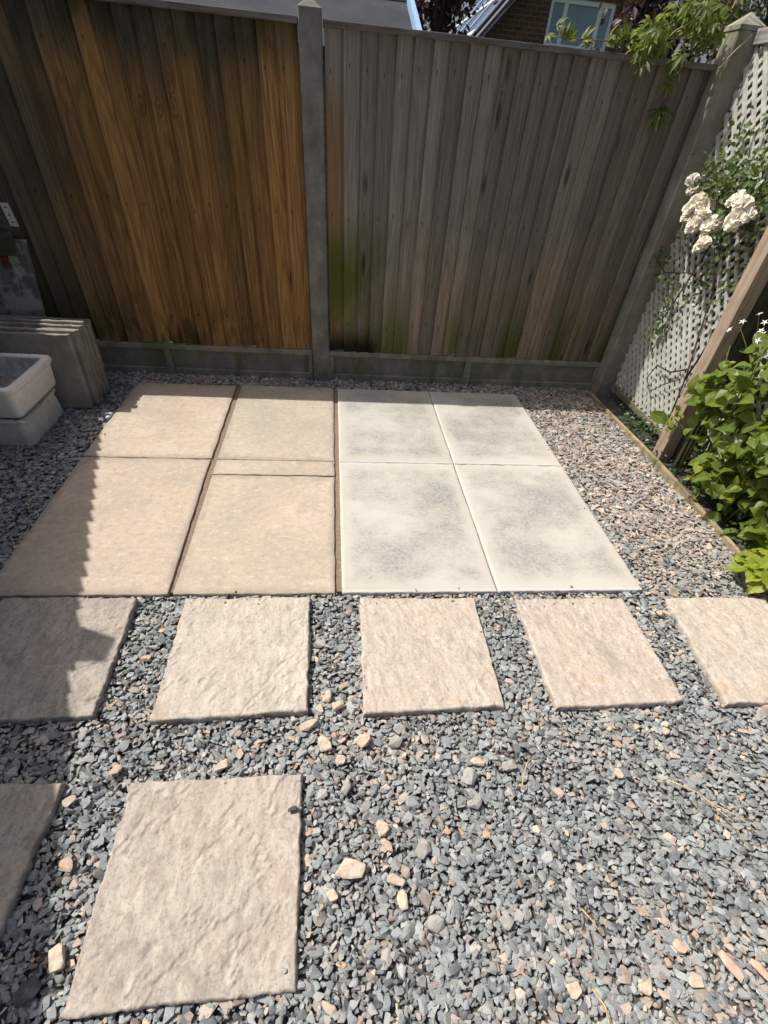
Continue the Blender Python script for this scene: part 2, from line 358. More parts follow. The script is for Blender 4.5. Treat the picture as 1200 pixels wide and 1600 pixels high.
m = NT('window_glass', .03, .6); m.color((.42, .50, .58))
t = m.n('ShaderNodeBsdfTransparent'); t.inputs[0].default_value = (.80, .88, .93, 1); mx = m.n('ShaderNodeMixShader'); mx.inputs[0].default_value = .5
m.t.links.new(m.b.outputs[0], mx.inputs[1]); m.t.links.new(t.outputs[0], mx.inputs[2]); m.t.links.new(mx.outputs[0], m.t.nodes['Material Output'].inputs[0]); MT['window_glass'] = m.m
plain('room_wall', (.42, .50, .60), .9, .1, .1)
plain('curtain_cloth', (.80, .82, .84), .9, .1, .15)
m = NT('solar_cell', .12, .5); m.color((.045, .075, .15)); MT['solar_cell'] = m.m
plain('aluminium', (.70, .71, .72), .35, .5, .05); plain('blue_paint', (.27, .42, .60), .5, .4, .1)
m = NT('mineral_felt', .9, .2); P = m.pos(); n = m.noise(P, 220., 2, .7); q = m.noise(P, 3., 4, .6)
c = m.mix(m.map(q, .3, .7), (.030, .033, .040), (.048, .052, .060)); c = m.mix(m.math('MULTIPLY', m.map(n, .6, .75), .8), c, (.12, .12, .125))
m.color(c); m.bump(n, .3, .003); MT['mineral_felt'] = m.m
plain('lawn', (.05, .08, .025), .9, .1, .4, 20, .5, .02)

# ------------------------------------------------------------------ mesh helpers
def link(o, parent=None):
    COL.objects.link(o)
    if parent is not None:
        o.parent = parent
    return o
def wloc(o):
    v = Vector(o.location); p = o.parent
    while p is not None: v += p.location; p = p.parent
    return v
def mesh(name, V, F, mat=None, smooth=False, uv=None):
    me = bpy.data.meshes.new(name); me.from_pydata([tuple(v) for v in V], [], F); me.update()
    if mat: me.materials.append(MT[mat])
    me.polygons.foreach_set('use_smooth', [bool(smooth)]*len(me.polygons))
    if uv is not None:
        l = me.uv_layers.new(name='UVMap'); idx = np.zeros(len(me.loops), int); me.loops.foreach_get('vertex_index', idx)
        l.data.foreach_set('uv', np.asarray(uv, float)[idx].ravel())
    return me
def obj(name, V, F, mat, parent=None, origin=None, smooth=False, uv=None):
    """ONE mesh object; V in world coordinates, origin defaults to base centre"""
    A = np.asarray([tuple(v) for v in V], float)
    if origin is None: origin = ((A[:, 0].min()+A[:, 0].max())/2, (A[:, 1].min()+A[:, 1].max())/2, A[:, 2].min())
    A = A-np.array(origin)
    o = bpy.data.objects.new(name, mesh(name, A, F, mat, smooth, uv))
    link(o, parent)
    o.location = Vector(origin)-(wloc(parent) if parent is not None else Vector())
    return o
def thing(name, label, cat, loc=(0, 0, 0), group=None):
    o = bpy.data.objects.new(name, None); link(o); o.location = loc; o.empty_display_size = .05
    return tag(o, label, cat, group)
def tag(o, label, cat, group=None):
    o['label'] = label; o['category'] = cat
    if group: o['group'] = group
    return o
def structure(o): o['kind'] = 'structure'; return o
def stuff(o): o['kind'] = 'stuff'; return o
class MB:
    def __init__(s): s.V = []; s.F = []
    def add(s, V, F):
        b = len(s.V); s.V += [tuple(v) for v in V]; s.F += [tuple(i+b for i in f) for f in F]; return s
    def box(s, x0, x1, y0, y1, z0, z1):
        return s.add([(x0,y0,z0),(x1,y0,z0),(x1,y1,z0),(x0,y1,z0),(x0,y0,z1),(x1,y0,z1),(x1,y1,z1),(x0,y1,z1)],
                     [(3,2,1,0),(4,5,6,7),(0,1,5,4),(1,2,6,5),(2,3,7,6),(3,0,4,7)])
    def beam(s, a, b, w, d, up=(0, 0, 1)):
        a = Vector(a); b = Vector(b); t = (b-a).normalized(); x = t.cross(Vector(up))
        if x.length < 1e-4: x = t.cross(Vector((1, 0, 0)))
        x.normalize(); y = t.cross(x)
        V = [p+x*sx*w/2+y*sy*d/2 for p in (a, b) for sx, sy in ((-1,-1),(1,-1),(1,1),(-1,1))]
        return s.add(V, [(3,2,1,0),(4,5,6,7),(0,1,5,4),(1,2,6,5),(2,3,7,6),(3,0,4,7)])
    def tube(s, pts, r, n=5, r1=None):
        pts = [Vector(p) for p in pts]; r1 = r if r1 is None else r1; b = len(s.V)
        for i, p in enumerate(pts):
            t = (pts[min(i+1, len(pts)-1)]-pts[max(i-1, 0)]).normalized()
            x = t.cross(Vector((.3, .2, 1)) if abs(t.z) < .9 else Vector((1, 0, 0))).normalized(); y = t.cross(x)
            rr = r+(r1-r)*i/max(1, len(pts)-1)
            for k in range(n):
                a = 2*math.pi*k/n; s.V.append(tuple(p+(x*math.cos(a)+y*math.sin(a))*rr))
        for i in range(len(pts)-1):
            for k in range(n):
                q = b+i*n; s.F.append((q+k, q+(k+1) % n, q+n+(k+1) % n, q+n+k))
        s.F.append(tuple(b+k for k in range(n-1, -1, -1))); s.F.append(tuple(b+(len(pts)-1)*n+k for k in range(n)))
        return s
    def build(s, name, mat, parent=None, origin=None, smooth=False, bevel=0.):
        o = obj(name, s.V, s.F, mat, parent, origin, smooth)
        if bevel: bevel_mesh(o.data, bevel)
        return o
def bevel_mesh(me, w, seg=2):
    bm = bmesh.new(); bm.from_mesh(me)
    bmesh.ops.bevel(bm, geom=bm.edges[:], offset=w, segments=seg, affect='EDGES', profile=.6)
    bm.to_mesh(me); bm.free(); me.update()

# value noise on numpy arrays
TAB = rng.random((256, 256))
def vn(x, y):
    xi = np.floor(x).astype(int); yi = np.floor(y).astype(int); fx = x-xi; fy = y-yi
    fx = fx*fx*(3-2*fx); fy = fy*fy*(3-2*fy)
    a = TAB[xi % 256, yi % 256]; b = TAB[(xi+1) % 256, yi % 256]; c = TAB[xi % 256, (yi+1) % 256]; d = TAB[(xi+1) % 256, (yi+1) % 256]
    return (a*(1-fx)+b*fx)*(1-fy)+(c*(1-fx)+d*fx)*fy
def fbm(x, y, o=5, g=.5):
    s = 0; a = 1; t = 0
    for i in range(o): s = s+a*vn(x*2**i+i*17.3, y*2**i+i*9.1); t += a; a *= g
    return s/t-.5

def slab(name, quad, top, thick, mat, parent=None, n=40, relief=.0, jit=.003, chamfer=.004, seed=0, ang=.6, stretch=3., tilt=(0, 0)):
    """paving slab: quad = front-left, front-right, back-right, back-left (x, y)"""
    q = np.array(quad, float); e = .012
    t = np.concatenate([[0, e*.35, e], np.linspace(0, 1, n)[1:-1], [1-e, 1-e*.35, 1]]); t = np.unique(np.clip(t, 0, 1)); N = len(t)
    U, W = np.meshgrid(t, t, indexing='xy')
    X = (q[0, 0]*(1-U)+q[1, 0]*U)*(1-W)+(q[3, 0]*(1-U)+q[2, 0]*U)*W
    Y = (q[0, 1]*(1-U)+q[1, 1]*U)*(1-W)+(q[3, 1]*(1-U)+q[2, 1]*U)*W
    ca, sa = math.cos(ang), math.sin(ang); A = X*ca+Y*sa; B = -X*sa+Y*ca
    h = np.zeros_like(X)
    if relief:
        r1 = fbm(A*7+seed*11, B*7*stretch*.5+seed*5, 4); 
        led = np.abs(fbm(A*4+seed*3.1, B*4*stretch*.6+seed, 4)); led = np.clip(led*9, 0, 1)
        r2 = fbm(A*30+seed, B*30*stretch+seed*2, 4, .6)
        tr = fbm(A*3.2+seed*1.7+.25*r1, B*3.2*(1+stretch*.18)+seed*2.3+.25*r2, 4, .55)*5+.9*r2; k0 = np.floor(tr); fr = tr-k0; fr = np.clip((fr-.43)/.14, 0, 1); ter = k0+fr*fr*(3-2*fr)
        h = relief*(.35*r1+.32*r2+.30*(led-.7)+.42*ter)
    ed = np.minimum(np.minimum(U, 1-U), np.minimum(W, 1-W))
    big = max(np.ptp(q[:, 0]), np.ptp(q[:, 1]))
    cn = 1+1.2*fbm(X*40+seed, Y*40, 3)*2*(relief > 0)
    Z = top+h-chamfer*cn*np.clip(1-ed/e, 0, 1)**1.6
    Z += (U-.5)*tilt[0]+(W-.5)*tilt[1]
    dx = fbm(X*22+seed*7, Y*22, 4)*2*jit; dy = fbm(X*22+seed*3+50, Y*22+31, 4)*2*jit
    fall = np.clip(1-ed/(3*e), 0, 1); X = X+dx*fall; Y = Y+dy*fall
    V = np.stack([X, Y, Z], -1).reshape(-1, 3).tolist(); uv = np.stack([U, W], -1).reshape(-1, 2).tolist()
    F = [(j*N+i, j*N+i+1, (j+1)*N+i+1, (j+1)*N+i) for j in range(N-1) for i in range(N-1)]
    ring = [i for i in range(N)]+[j*N+N-1 for j in range(1, N)]+[(N-1)*N+i for i in range(N-2, -1, -1)]+[j*N for j in range(N-2, 0, -1)]
    cx, cy = np.mean(q[:, 0]), np.mean(q[:, 1]); prev = ring
    for k, (dz, ins) in enumerate([(.35, .0), (.75, .002), (1., .006)]):
        b = len(V)
        for v in ring:
            p = V[v]; px, py = p[0], p[1]; wob = (mnoise.noise(Vector((px*45, py*45, k*3.+seed)))*jit*1.2 if relief else 0)
            d = math.hypot(px-cx, py-cy); f = 1-(ins+wob)/d
            V.append([cx+(px-cx)*f, cy+(py-cy)*f, p[2]*(1-dz)+(top-thick)*dz]); uv.append(uv[v])
        cur = list(range(b, b+len(ring))); L = len(ring)
        F += [(prev[(i+1) % L], prev[i], cur[i], cur[(i+1) % L]) for i in range(L)]; prev = cur
    F.append(tuple(prev[::-1]))
    return obj(name, V, F, mat, parent, (cx, cy, top-thick), smooth=True, uv=uv)

# ------------------------------------------------------------------ the setting: ground
g = MB(); g.add([(-40, -30, -.10), (60, -30, -.10), (60, 90, -.10), (-40, 90, -.10)], [(0, 1, 2, 3)])
structure(g.build('ground', 'lawn'))
n = 60; V = []; F = []
for j in range(n+1):
    for i in range(n+1):
        x = -2.6+i*4.75/n; y = -1.2+j*4.7/n
        V.append((x, y, -.034+.008*mnoise.noise(Vector((x*4, y*4, 0)))))
F = [(j*(n+1)+i, j*(n+1)+i+1, (j+1)*(n+1)+i+1, (j+1)*(n+1)+i) for j in range(n) for i in range(n)]
structure(obj('garden_soil', V, F, 'gravel_grit', smooth=True))

# ------------------------------------------------------------------ patio of eight slabs
patio = structure(MB().box(-1.235, 1.23, 1.262, 3.165, -.05, -.011).build('patio', 'sand_joint'))
XJ = [(-1.266, -.640), (-.608, -.009), (.018, .634), (.641, 1.252)]
k = 0
def P4(x0, x1, y0, y1, sk=0.): return [(x0, y0), (x1, y0), (x1+sk, y1), (x0+sk, y1)]
rows = {0: [(1.246, 2.224), (2.232, 3.165)], 1: [(1.246, 2.076), (2.082, 2.222), (2.230, 3.188)], 2: [(1.246, 2.222), (2.227, 3.180)], 3: [(1.246, 2.222), (2.227, 3.184)]}
lab = {(0, 0): 'front left beige slab partly under the fence shadow', (0, 1): 'back left beige slab', (1, 0): 'front beige slab beside the brown joint', (1, 1): 'narrow cut strip of beige slab',
       (1, 2): 'back beige slab', (2, 0): 'front whitened slab with grey blotches', (2, 1): 'back whitened slab with pale middle', (3, 0): 'front right whitened slab with speckled edge', (3, 1): 'back right whitened slab'}
for c in range(4):
    for r, (y0, y1) in enumerate(rows[c]):
        mt = ('beige_slab_%d' % k) if c < 2 else 'whitened_slab_%d' % ((c-2)*2+r)
        if c < 2: k += 1
        ja, jb = (random.uniform(-.003, .003) for _ in range(2))
        if c == 0: q = [(XJ[0][0], y0), (XJ[0][1]+(.012 if r == 0 else .0), y0), (XJ[0][1]+(-.004 if r == 0 else -.002), y1), (XJ[0][0]+(.0 if r == 0 else .004), y1)]
        else: q = P4(XJ[c][0]+ja*.4, XJ[c][1]+jb*.4, y0, y1)
        s = slab('paving_slab', q, 0+ja*.25, .036, mt, patio, 34, .0016 if c < 2 else .0007, .0038 if c < 2 else .0018, .003, c*7+r*3+1)
        s['label'] = lab[(c, r)]

# ------------------------------------------------------------------ stepping stones
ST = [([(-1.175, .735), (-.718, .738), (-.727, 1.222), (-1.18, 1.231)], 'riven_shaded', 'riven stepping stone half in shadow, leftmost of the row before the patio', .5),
      ([(-.554, .713), (-.096, .731), (-.104, 1.218), (-.556, 1.222)], 'riven_buff_0', 'buff riven stepping stone in front of the brown joint of the beige slabs', .9),
      ([(.073, .713), (.524, .722), (.529, 1.206), (.084, 1.212)], 'riven_buff_1', 'buff riven stepping stone in front of the blotchy whitened slab', -.9),
      ([(.689, .709), (1.139, .718), (1.137, 1.196), (.692, 1.196)], 'riven_buff_2', 'buff riven stepping stone with a rusty spot before the rightmost white slab', -.7),
      ([(1.278, .700), (1.74, .704), (1.76, 1.19), (1.324, 1.193)], 'riven_buff_1', 'pinkish riven stepping stone nearest the hydrangea at the right edge', -.6),
      ([(-.556, .066), (-.098, .073), (-.103, .537), (-.553, .533)], 'riven_grey_buff', 'large looking greyish riven stepping stone alone in the near gravel', .95),
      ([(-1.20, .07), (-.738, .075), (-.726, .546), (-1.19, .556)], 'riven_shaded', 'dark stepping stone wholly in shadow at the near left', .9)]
for i, (q, mt, lb, an) in enumerate(ST):
    rel = .0066 if i != 5 else .0078
    s = slab('stepping_stone', q, .006, .042, mt, None, 140, rel, .0055, .0055, i*5+2, an, 3.2 if i != 5 else 2.6, (random.uniform(-.004, .004), random.uniform(-.003, .003)))
    tag(s, lb, 'stepping stone', 'riven stepping stones in the gravel')

# ------------------------------------------------------------------ back fence
bf = thing('fence', 'tall back fence of upright overlapping boards between concrete posts, behind the patio', 'fence', (-.09, 3.4, 0))
def feather_board(x0, wd, z0, z1, mat, parent, wob=0.):
    """tapered board; thick edge at the left, front faces -y; local origin left bottom"""
    ny = 5; V = []; F = []
    lean = random.uniform(-.0035, .0035); bow = random.uniform(-.003, .003)
    for j in range(ny+1):
        t = j/ny; z = (z1-z0)*t; dx = lean*t; dy = bow*math.sin(math.pi*t)+wob
        for (px, py) in ((0, -.0145), (.0008, -.0285), (.003, -.030), (wd*.5, -.0195), (wd+.011, -.0085), (wd+.011, -.0005)):
            V.append((px+dx, py+dy, z))
    for j in range(ny):
        for i in range(6):
            a = j*6+i; b = j*6+(i+1) % 6; F.append((a, b, b+6, a+6))
    F.append((5, 4, 3, 2, 1, 0)); F.append(tuple(ny*6+i for i in range(6)))
    F = [tuple(reversed(f)) for f in F] if False else F
    return V, F
def back_panel(x0, x1, mat, label, zt, wd, cut=0):
    pm = MB()
    for z in (.32, .86, 1.40): pm.box(x0+.005, x1-.005, 3.402, 3.442, z-.04, z+.04)
    pnl = pm.build('panel', 'capping_timber', bf); pnl['label'] = label
    x = x0+.003
    while x < x1-.015:
        wdt = min(wd*random.uniform(.93, 1.07), x1-x-.013)
        zb = .168+random.uniform(-.007, .006)
        V, F = feather_board(x, wdt, zb, zt+.003, mat, pnl)
        b = obj('board', [(a+x, c+3.40, d+zb) for a, c, d in V], F, mat, pnl, (x, 3.40, zb))
        x += wdt
    cp = MB().box(x0, x1, 3.354, 3.422, zt-.001, zt+.019).build('capping_rail', 'capping_timber', pnl, bevel=.003)
    return pnl
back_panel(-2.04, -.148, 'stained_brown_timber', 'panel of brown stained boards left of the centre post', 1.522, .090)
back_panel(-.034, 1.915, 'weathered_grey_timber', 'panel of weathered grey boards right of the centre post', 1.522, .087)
back_panel(-2.75, -2.145, 'stained_brown_timber', 'short end panel beyond the left corner', 1.522, .09)
def post(name, parent, x0, x1, y0, y1, zt, mat, ap=.035, over=.0):
    b = MB(); c = .006
    def ring(z, i, e=0.): return [(x0+i-e, y0-e, z), (x1-i+e, y0-e, z), (x1+e, y0+i-e, z), (x1+e, y1-i+e, z), (x1-i+e, y1+e, z), (x0+i-e, y1+e, z), (x0-e, y1-i+e, z), (x0-e, y0+i-e, z)]
    V = ring(-.12, c)+ring(zt-.002, c)
    V += ring(zt, c*1.5, -.003); V.append(((x0+x1)/2, (y0+y1)/2, zt+ap))
    F = [(8*k+i, 8*k+(i+1) % 8, 8*k+8+(i+1) % 8, 8*k+8+i) for k in range(2) for i in range(8)]
    F += [(16+i, 16+(i+1) % 8, 24) for i in range(8)]
    return obj(name, V, F, mat, parent)
post('concrete_post', bf, -.146, -.038, 3.35, 3.45, 1.572, 'post_concrete')
post('concrete_post', bf, -2.143, -2.043, 3.35, 3.45, 1.545, 'post_concrete', .02)
def gravel_board(x0, x1):
    b = MB(); zt = .166
    b.box(x0, x1, 3.398, 3.432, -.08, zt-.002)
    b.box(x0+.001, x1-.001, 3.370, 3.3975, zt-.034, zt-.0025)
    b.box(x0+.001, x1-.001, 3.370, 3.3975, -.075, .020)
    xm = (x0+x1)/2
    for a, c in ((x0+.001, x0+.03), (xm-.022, xm+.022), (x1-.03, x1-.001)): b.box(a, c, 3.368, 3.3977, .0205, zt-.0345)
    b.box(xm-.024, xm+.024, 3.352, 3.3675, -.075, .05)
    o = b.build('gravel_board', 'gravel_board_concrete', bf); bevel_mesh(o.data, .0035, 1); return o
gravel_board(-2.04, -.149); gravel_board(-.036, 1.905); gravel_board(-2.75, -2.146)

# corner post, top with a cap
cp = thing('corner_post', 'broad concrete corner post with a pointed cap where fence and trellis meet', 'post', (1.955, 3.345, 0))
post('shaft', cp, 1.897, 2.018, 3.285, 3.405, 1.645, 'corner_post_concrete', .004)
V = [(1.893, 3.281, 1.645), (2.022, 3.281, 1.645), (2.022, 3.409, 1.645), (1.893, 3.409, 1.645), (1.893, 3.281, 1.660), (2.022, 3.281, 1.660), (2.022, 3.409, 1.660), (1.893, 3.409, 1.660), (1.9575, 3.345, 1.704)]
obj('cap', V, [(3, 2, 1, 0), (0, 1, 5, 4), (1, 2, 6, 5), (2, 3, 7, 6), (3, 0, 4, 7), (4, 5, 8), (5, 6, 8), (6, 7, 8), (7, 4, 8)], 'corner_post_concrete', cp)

# ------------------------------------------------------------------ right-hand boundary fence, behind the trellis
def side_fence(a, b, label, zt, mat, facing, post_at, name='fence', cap=True):
    """boards along a->b, faces 'facing' (unit normal)"""
    a = Vector(a); b = Vector(b); d = (b-a); L = d.length; d.normalize(); nrm = Vector(facing)
    f = thing(name, label, 'fence', (a.x, a.y, 0))
    pm = MB()
    for z in (.35, .85, 1.35):
        pm.beam(a-nrm*.03+Vector((0, 0, z)), b-nrm*.03+Vector((0, 0, z)), .04, .075)
    pnl = pm.build('panel', 'olive_timber', f)
    s = 0.
    while s < L-.02:
        wd = min(.09*random.uniform(.95, 1.05), L-s)
        V, F = feather_board(0, wd, .10, zt if cap else zt+random.uniform(-.012, .008), mat, pnl)
        W = [(a.x+d.x*(s+p[0])-nrm.x*p[1]*1, a.y+d.y*(s+p[0])-nrm.y*p[1], .10+p[2]) for p in V]
        if d.cross(Vector((0, 0, 1))).dot(nrm) < 0: F = [tuple(reversed(q)) for q in F]
        o = a+d*s
        obj('board', W, F, mat, pnl, (o.x, o.y, .10)); s += wd
    if cap: MB().beam(a+Vector((0, 0, zt+.012)), b+Vector((0, 0, zt+.012)), .06, .018).build('capping_rail', 'capping_timber', pnl)
    MB().beam(a+Vector((0, 0, .0)), b+Vector((0, 0, .0)), .04, .19).build('gravel_board', 'gravel_board_concrete', f)
    for s, h in post_at:
        p = a+d*s
        MB().box(p.x-.05, p.x+.05, p.y-.05, p.y+.05, -.1, h).build('fence_post', 'olive_timber', f)
    return f
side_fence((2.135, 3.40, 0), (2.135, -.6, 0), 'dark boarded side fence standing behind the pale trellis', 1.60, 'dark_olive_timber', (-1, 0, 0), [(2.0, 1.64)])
# left boundary fence, out of the picture to the left: it throws the shadow over the left side
lf = side_fence((-1.32, -.46, 0), (-2.30, 3.12, 0), 'left boundary fence whose shadow falls over the gravel', 1.53, 'stained_brown_timber', (.964, .264, 0), [(1.93, 1.675), (3.66, 1.53)], cap=False)
MB().beam((-2.305, 3.13, .81), (-2.36, 3.345, .81), .03, 1.43).build('low_panel', 'olive_timber', lf)

# ------------------------------------------------------------------ trellis panels
def trellis(y0, y1, z0, z1, X, label):
    t = thing('trellis', label, 'trellis', (X, (y0+y1)/2, z0))
    pitch = .0445; wd = .0200; th = .0085
    for fam in (0, 1):
        ang = R(47) if fam == 0 else R(43)
        d = np.array([math.cos(ang), math.sin(ang)*(1 if fam == 0 else -1)])   # (y, z)
        nn = np.array([-d[1], d[0]]); cs = [np.dot(nn, c) for c in ((y0, z0), (y1, z0), (y0, z1), (y1, z1))]
        c = min(cs)+.012; xx = X-.009 if fam == 0 else X+.0005
        while c < max(cs)-.008:
            lo, hi = -1e9, 1e9
            for ax, (l, h) in enumerate(((y0, y1), (z0, z1))):
                p = nn[ax]*c; a, b = (l-p)/d[ax], (h-p)/d[ax]; lo = max(lo, min(a, b)); hi = min(hi, max(a, b))
            if hi-lo > .03:
                p0 = nn*c+d*lo; p1 = nn*c+d*hi; off = random.uniform(-.0012, .0012)
                MB().beam((xx+off, p0[0], p0[1]), (xx+off, p1[0], p1[1]), wd*random.uniform(.93, 1.05), th, (1, 0, 0)).build('lath', 'lath_paint', t)
            c += (.041+.013*min(1, max(0, (c+1.75)/.35))) if fam == 0 and y0 > 2.3 else .042
    MB().box(X-.024, X+.012, y0, y1, z0-.036, z0-.001).build('bottom_rail', 'rail_timber', t, bevel=.003)
    tr = MB().box(X-.03, X+.03, y0, y1, z1+.002, z1+.052).build('top_rail', 'grey_rail_timber', t, bevel=.003)
    return t
trellis(2.44, 3.28, .06, 1.60, 2.012, 'pale diagonal trellis panel between the corner post and the brown post')
trellis(1.15, 2.285, .075, 1.60, 2.055, 'pale diagonal trellis panel mostly hidden behind the leafy shrub')
# brown post and the dark post behind it
b = MB()
A = Vector((1.935, 2.385, -.05)); B = Vector((1.955, 2.455, 1.70))
b.beam(A, B, .075, .085, (0, 1, 0)); tag(b.build('timber_post', 'brown_timber', bevel=.005), 'bare brown timber post leaning slightly beside the shrub', 'post')
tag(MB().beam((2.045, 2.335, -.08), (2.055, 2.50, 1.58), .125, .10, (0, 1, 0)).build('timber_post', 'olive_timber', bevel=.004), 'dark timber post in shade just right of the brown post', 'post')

# bed edging boards
ed = [((1.832, 3.27), (1.862, 2.30)), ((1.862, 2.295), (1.840, 1.29))]
for i, ((x0, y0), (x1, y1)) in enumerate(ed):
    e = MB().beam((x0, y0, -.036), (x1, y1, -.040 if i else -.036), .018, .085).build('edging_board', 'edging_timber', bevel=.003)
    tag(e, ['weathered timber edging board running from the corner post to the brown post', 'weathered timber edging board below the leafy shrub'][i], 'edging', 'timber edging along the bed')

# ------------------------------------------------------------------ slate chippings
def chip_template(seed, n=13, flat=.34):
    rr = np.random.default_rng(seed); p = rr.normal(size=(n, 3)); p /= np.linalg.norm(p, axis=1)[:, None]
    p *= rr.uniform(.82, 1., (n, 1)); p *= np.array([1, rr.uniform(.5, .85), flat*rr.uniform(.7, 1.2)])
    p[:, 2] = np.clip(p[:, 2], -flat*.5, flat*.5)+p[:, 0]*rr.uniform(-.12, .12)
    bm = bmesh.new(); vs = [bm.verts.new(v) for v in p]
    r = bmesh.ops.convex_hull(bm, input=vs)
    bmesh.ops.delete(bm, geom=[v for v in bm.verts if not v.link_faces], context='VERTS')
    bmesh.ops.triangulate(bm, faces=bm.faces[:]); bm.verts.index_update()
    V = np.array([v.co[:] for v in bm.verts]); F = np.array([[v.index for v in f.verts] for f in bm.faces]); bm.free()
    return V, F
TPL = [chip_template(100+i) for i in range(22)]
QUADS = [(np.array(q), .004) for q, _, _, _ in ST]
def in_quad(x, y, q, mg):
    ok = np.ones_like(x, bool)
    for i in range(4):
        a = q[i]; b = q[(i+1) % 4]; e = b-a; e = e/np.hypot(*e)
        ok &= ((x-a[0])*-e[1]+(y-a[1])*e[0]) > mg
    return ok
sp = .0112
gx, gy = np.meshgrid(np.arange(-2.25, 1.86, sp), np.arange(-.75, 3.37, sp)); gx = gx.ravel()+rng.uniform(-.5, .5, gx.size)*sp; gy = gy.ravel()+rng.uniform(-.5, .5, gy.size)*sp
keep = ~((gx > -1.255) & (gx < 1.243) & (gy > 1.256) & (gy < 3.155))
for q, mg in QUADS: keep &= ~in_quad(gx, gy, q, mg+.006)
keep &= gx > (-2.235+(3.058-gy)*.273)
keep &= gx < np.where(gy > 1.28, 1.83, 2.05)
keep &= ~((gy > 3.33) & (gx > -.17) & (gx < -.02))
gx, gy = gx[keep], gy[keep]; NG = len(gx); ex_x, ex_y = [], []
for q, _ in QUADS:                      # strays kicked onto the edges of the stepping stones and the patio
    for i in range(9):
        e = rng.integers(0, 4); a = q[e]; b_ = q[(e+1) % 4]; cxy = q.mean(0); p = a+(b_-a)*rng.random(); p = p+(cxy-p)/np.hypot(*(cxy-p))*rng.exponential(.022); ex_x.append(p[0]); ex_y.append(p[1])
for i in range(22):
    sd = rng.integers(0, 4); o_ = rng.exponential(.02)
    p = [(-1.25+o_, rng.uniform(1.25, 3.15)), (1.24-o_, rng.uniform(1.25, 3.15)), (rng.uniform(-1.2, 1.2), 1.25+o_*.6), (rng.uniform(-1.2, 1.2), 3.15-o_)][sd]; ex_x.append(p[0]); ex_y.append(p[1])
gx = np.concatenate([gx, ex_x]); gy = np.concatenate([gy, ex_y]); NC = len(gx)
ln = np.exp(rng.normal(math.log(.0114), .34, NC)).clip(.006, .027)
# the chippings near the patio are dustier and a little larger and flatter
dust = np.clip((gy-1.15)/.5, 0, 1)*np.clip((gx+1.5)/.6, .25, 1)*.85+.10
dust = np.clip(dust+1.3*fbm(gx*2.5+3, gy*2.5+8, 3)+ .28*np.exp(-((gx-.3)**2/.25+(gy-.63)**2/.02)), 0, 1)
ln *= 1+.18*np.clip((gy-1.3)/.5, 0, 1)
yaw = rng.uniform(0, 2*math.pi, NC); tl = np.abs(rng.normal(0, R(17), NC)); st = rng.random(NC) < .16; st[NG:] = False; tl[st] = rng.uniform(R(35), R(75), st.sum()); td = rng.uniform(0, 2*math.pi, NC)
zz = -.017+rng.uniform(-.010, .006, NC)+.006*fbm(gx*6, gy*6, 3)+np.where(st, .001, 0)
tl[NG:] *= .3; zz[NG:] = .005; ln[NG:] = rng.uniform(.005, .009, NC-NG)
gr = np.array([(.215, .238, .238), (.26, .28, .275), (.185, .213, .22), (.31, .315, .30), (.225, .252, .24), (.145, .16, .165), (.255, .28, .29)])
wr = np.array([(.37, .295, .245), (.33, .285, .255), (.42, .345, .265), (.36, .33, .285), (.27, .24, .21), (.46, .39, .30), (.31, .26, .225)])
gc = gr[rng.integers(0, len(gr), NC)]; wc = wr[rng.integers(0, len(wr), NC)]
warm = rng.random(NC) < (.06+.60*dust)
side = np.clip((gx-1.2)/.15, 0, 1)*np.clip((gy-1.0)/.4, 0, 1); warm |= rng.random(NC) < .35*side
ccol = np.where(warm[:, None], wc, gc+dust[:, None]*.06*np.array([1, .9, .8]))*rng.uniform(.72, 1.25, (NC, 1))
odd = rng.random(NC); ccol[odd < .012] = (.46, .42, .36); ccol[(odd > .012) & (odd < .018)] = (.46, .30, .20)
Vs, Fs, Cs = [], [], []; base = 0; tid = rng.integers(0, len(TPL), NC)
cy_, sy_ = np.cos(yaw), np.sin(yaw); axx, axy = np.cos(td), np.sin(td)
for ti, (tv, tf) in enumerate(TPL):
    I = np.where(tid == ti)[0]; m_ = len(I)
    if not m_: continue
    v = tv[None]*ln[I, None, None]; x = v[..., 0]*cy_[I, None]-v[..., 1]*sy_[I, None]; y = v[..., 0]*sy_[I, None]+v[..., 1]*cy_[I, None]; z = v[..., 2]
    ax, ay = axx[I, None], axy[I, None]; c, s = np.cos(tl[I, None]), np.sin(tl[I, None]); dt = ax*x+ay*y
    X = x*c+ay*z*s+ax*dt*(1-c); Y = y*c-ax*z*s+ay*dt*(1-c); Zr = z*c+(ax*y-ay*x)*s
    A = np.stack([X+gx[I, None], Y+gy[I, None], Zr+zz[I, None]], -1).reshape(-1, 3)
    Vs.append(A); Fs.append((tf[None]+(np.arange(m_)*len(tv))[:, None, None]).reshape(-1, 3)+base); base += len(A)
    Cs.append(np.repeat(ccol[I], len(tv), 0))
Vs = np.concatenate(Vs); Fs = np.concatenate(Fs); Cs = np.concatenate(Cs)
me = bpy.data.meshes.new('slate_chippings'); me.vertices.add(len(Vs)); me.vertices.foreach_set('co', Vs.ravel())
me.loops.add(Fs.size); me.loops.foreach_set('vertex_index', Fs.ravel()); me.polygons.add(len(Fs))
me.polygons.foreach_set('loop_start', np.arange(0, Fs.size, 3)); me.polygons.foreach_set('loop_total', np.full(len(Fs), 3)); me.update(calc_edges=True)
at = me.attributes.new('tint', 'FLOAT_COLOR', 'POINT'); at.data.foreach_set('color', np.concatenate([Cs, np.ones((len(Cs), 1))], 1).ravel())
me.polygons.foreach_set('use_smooth', np.zeros(len(Fs), bool)); me.materials.append(MT['slate_chipping'])
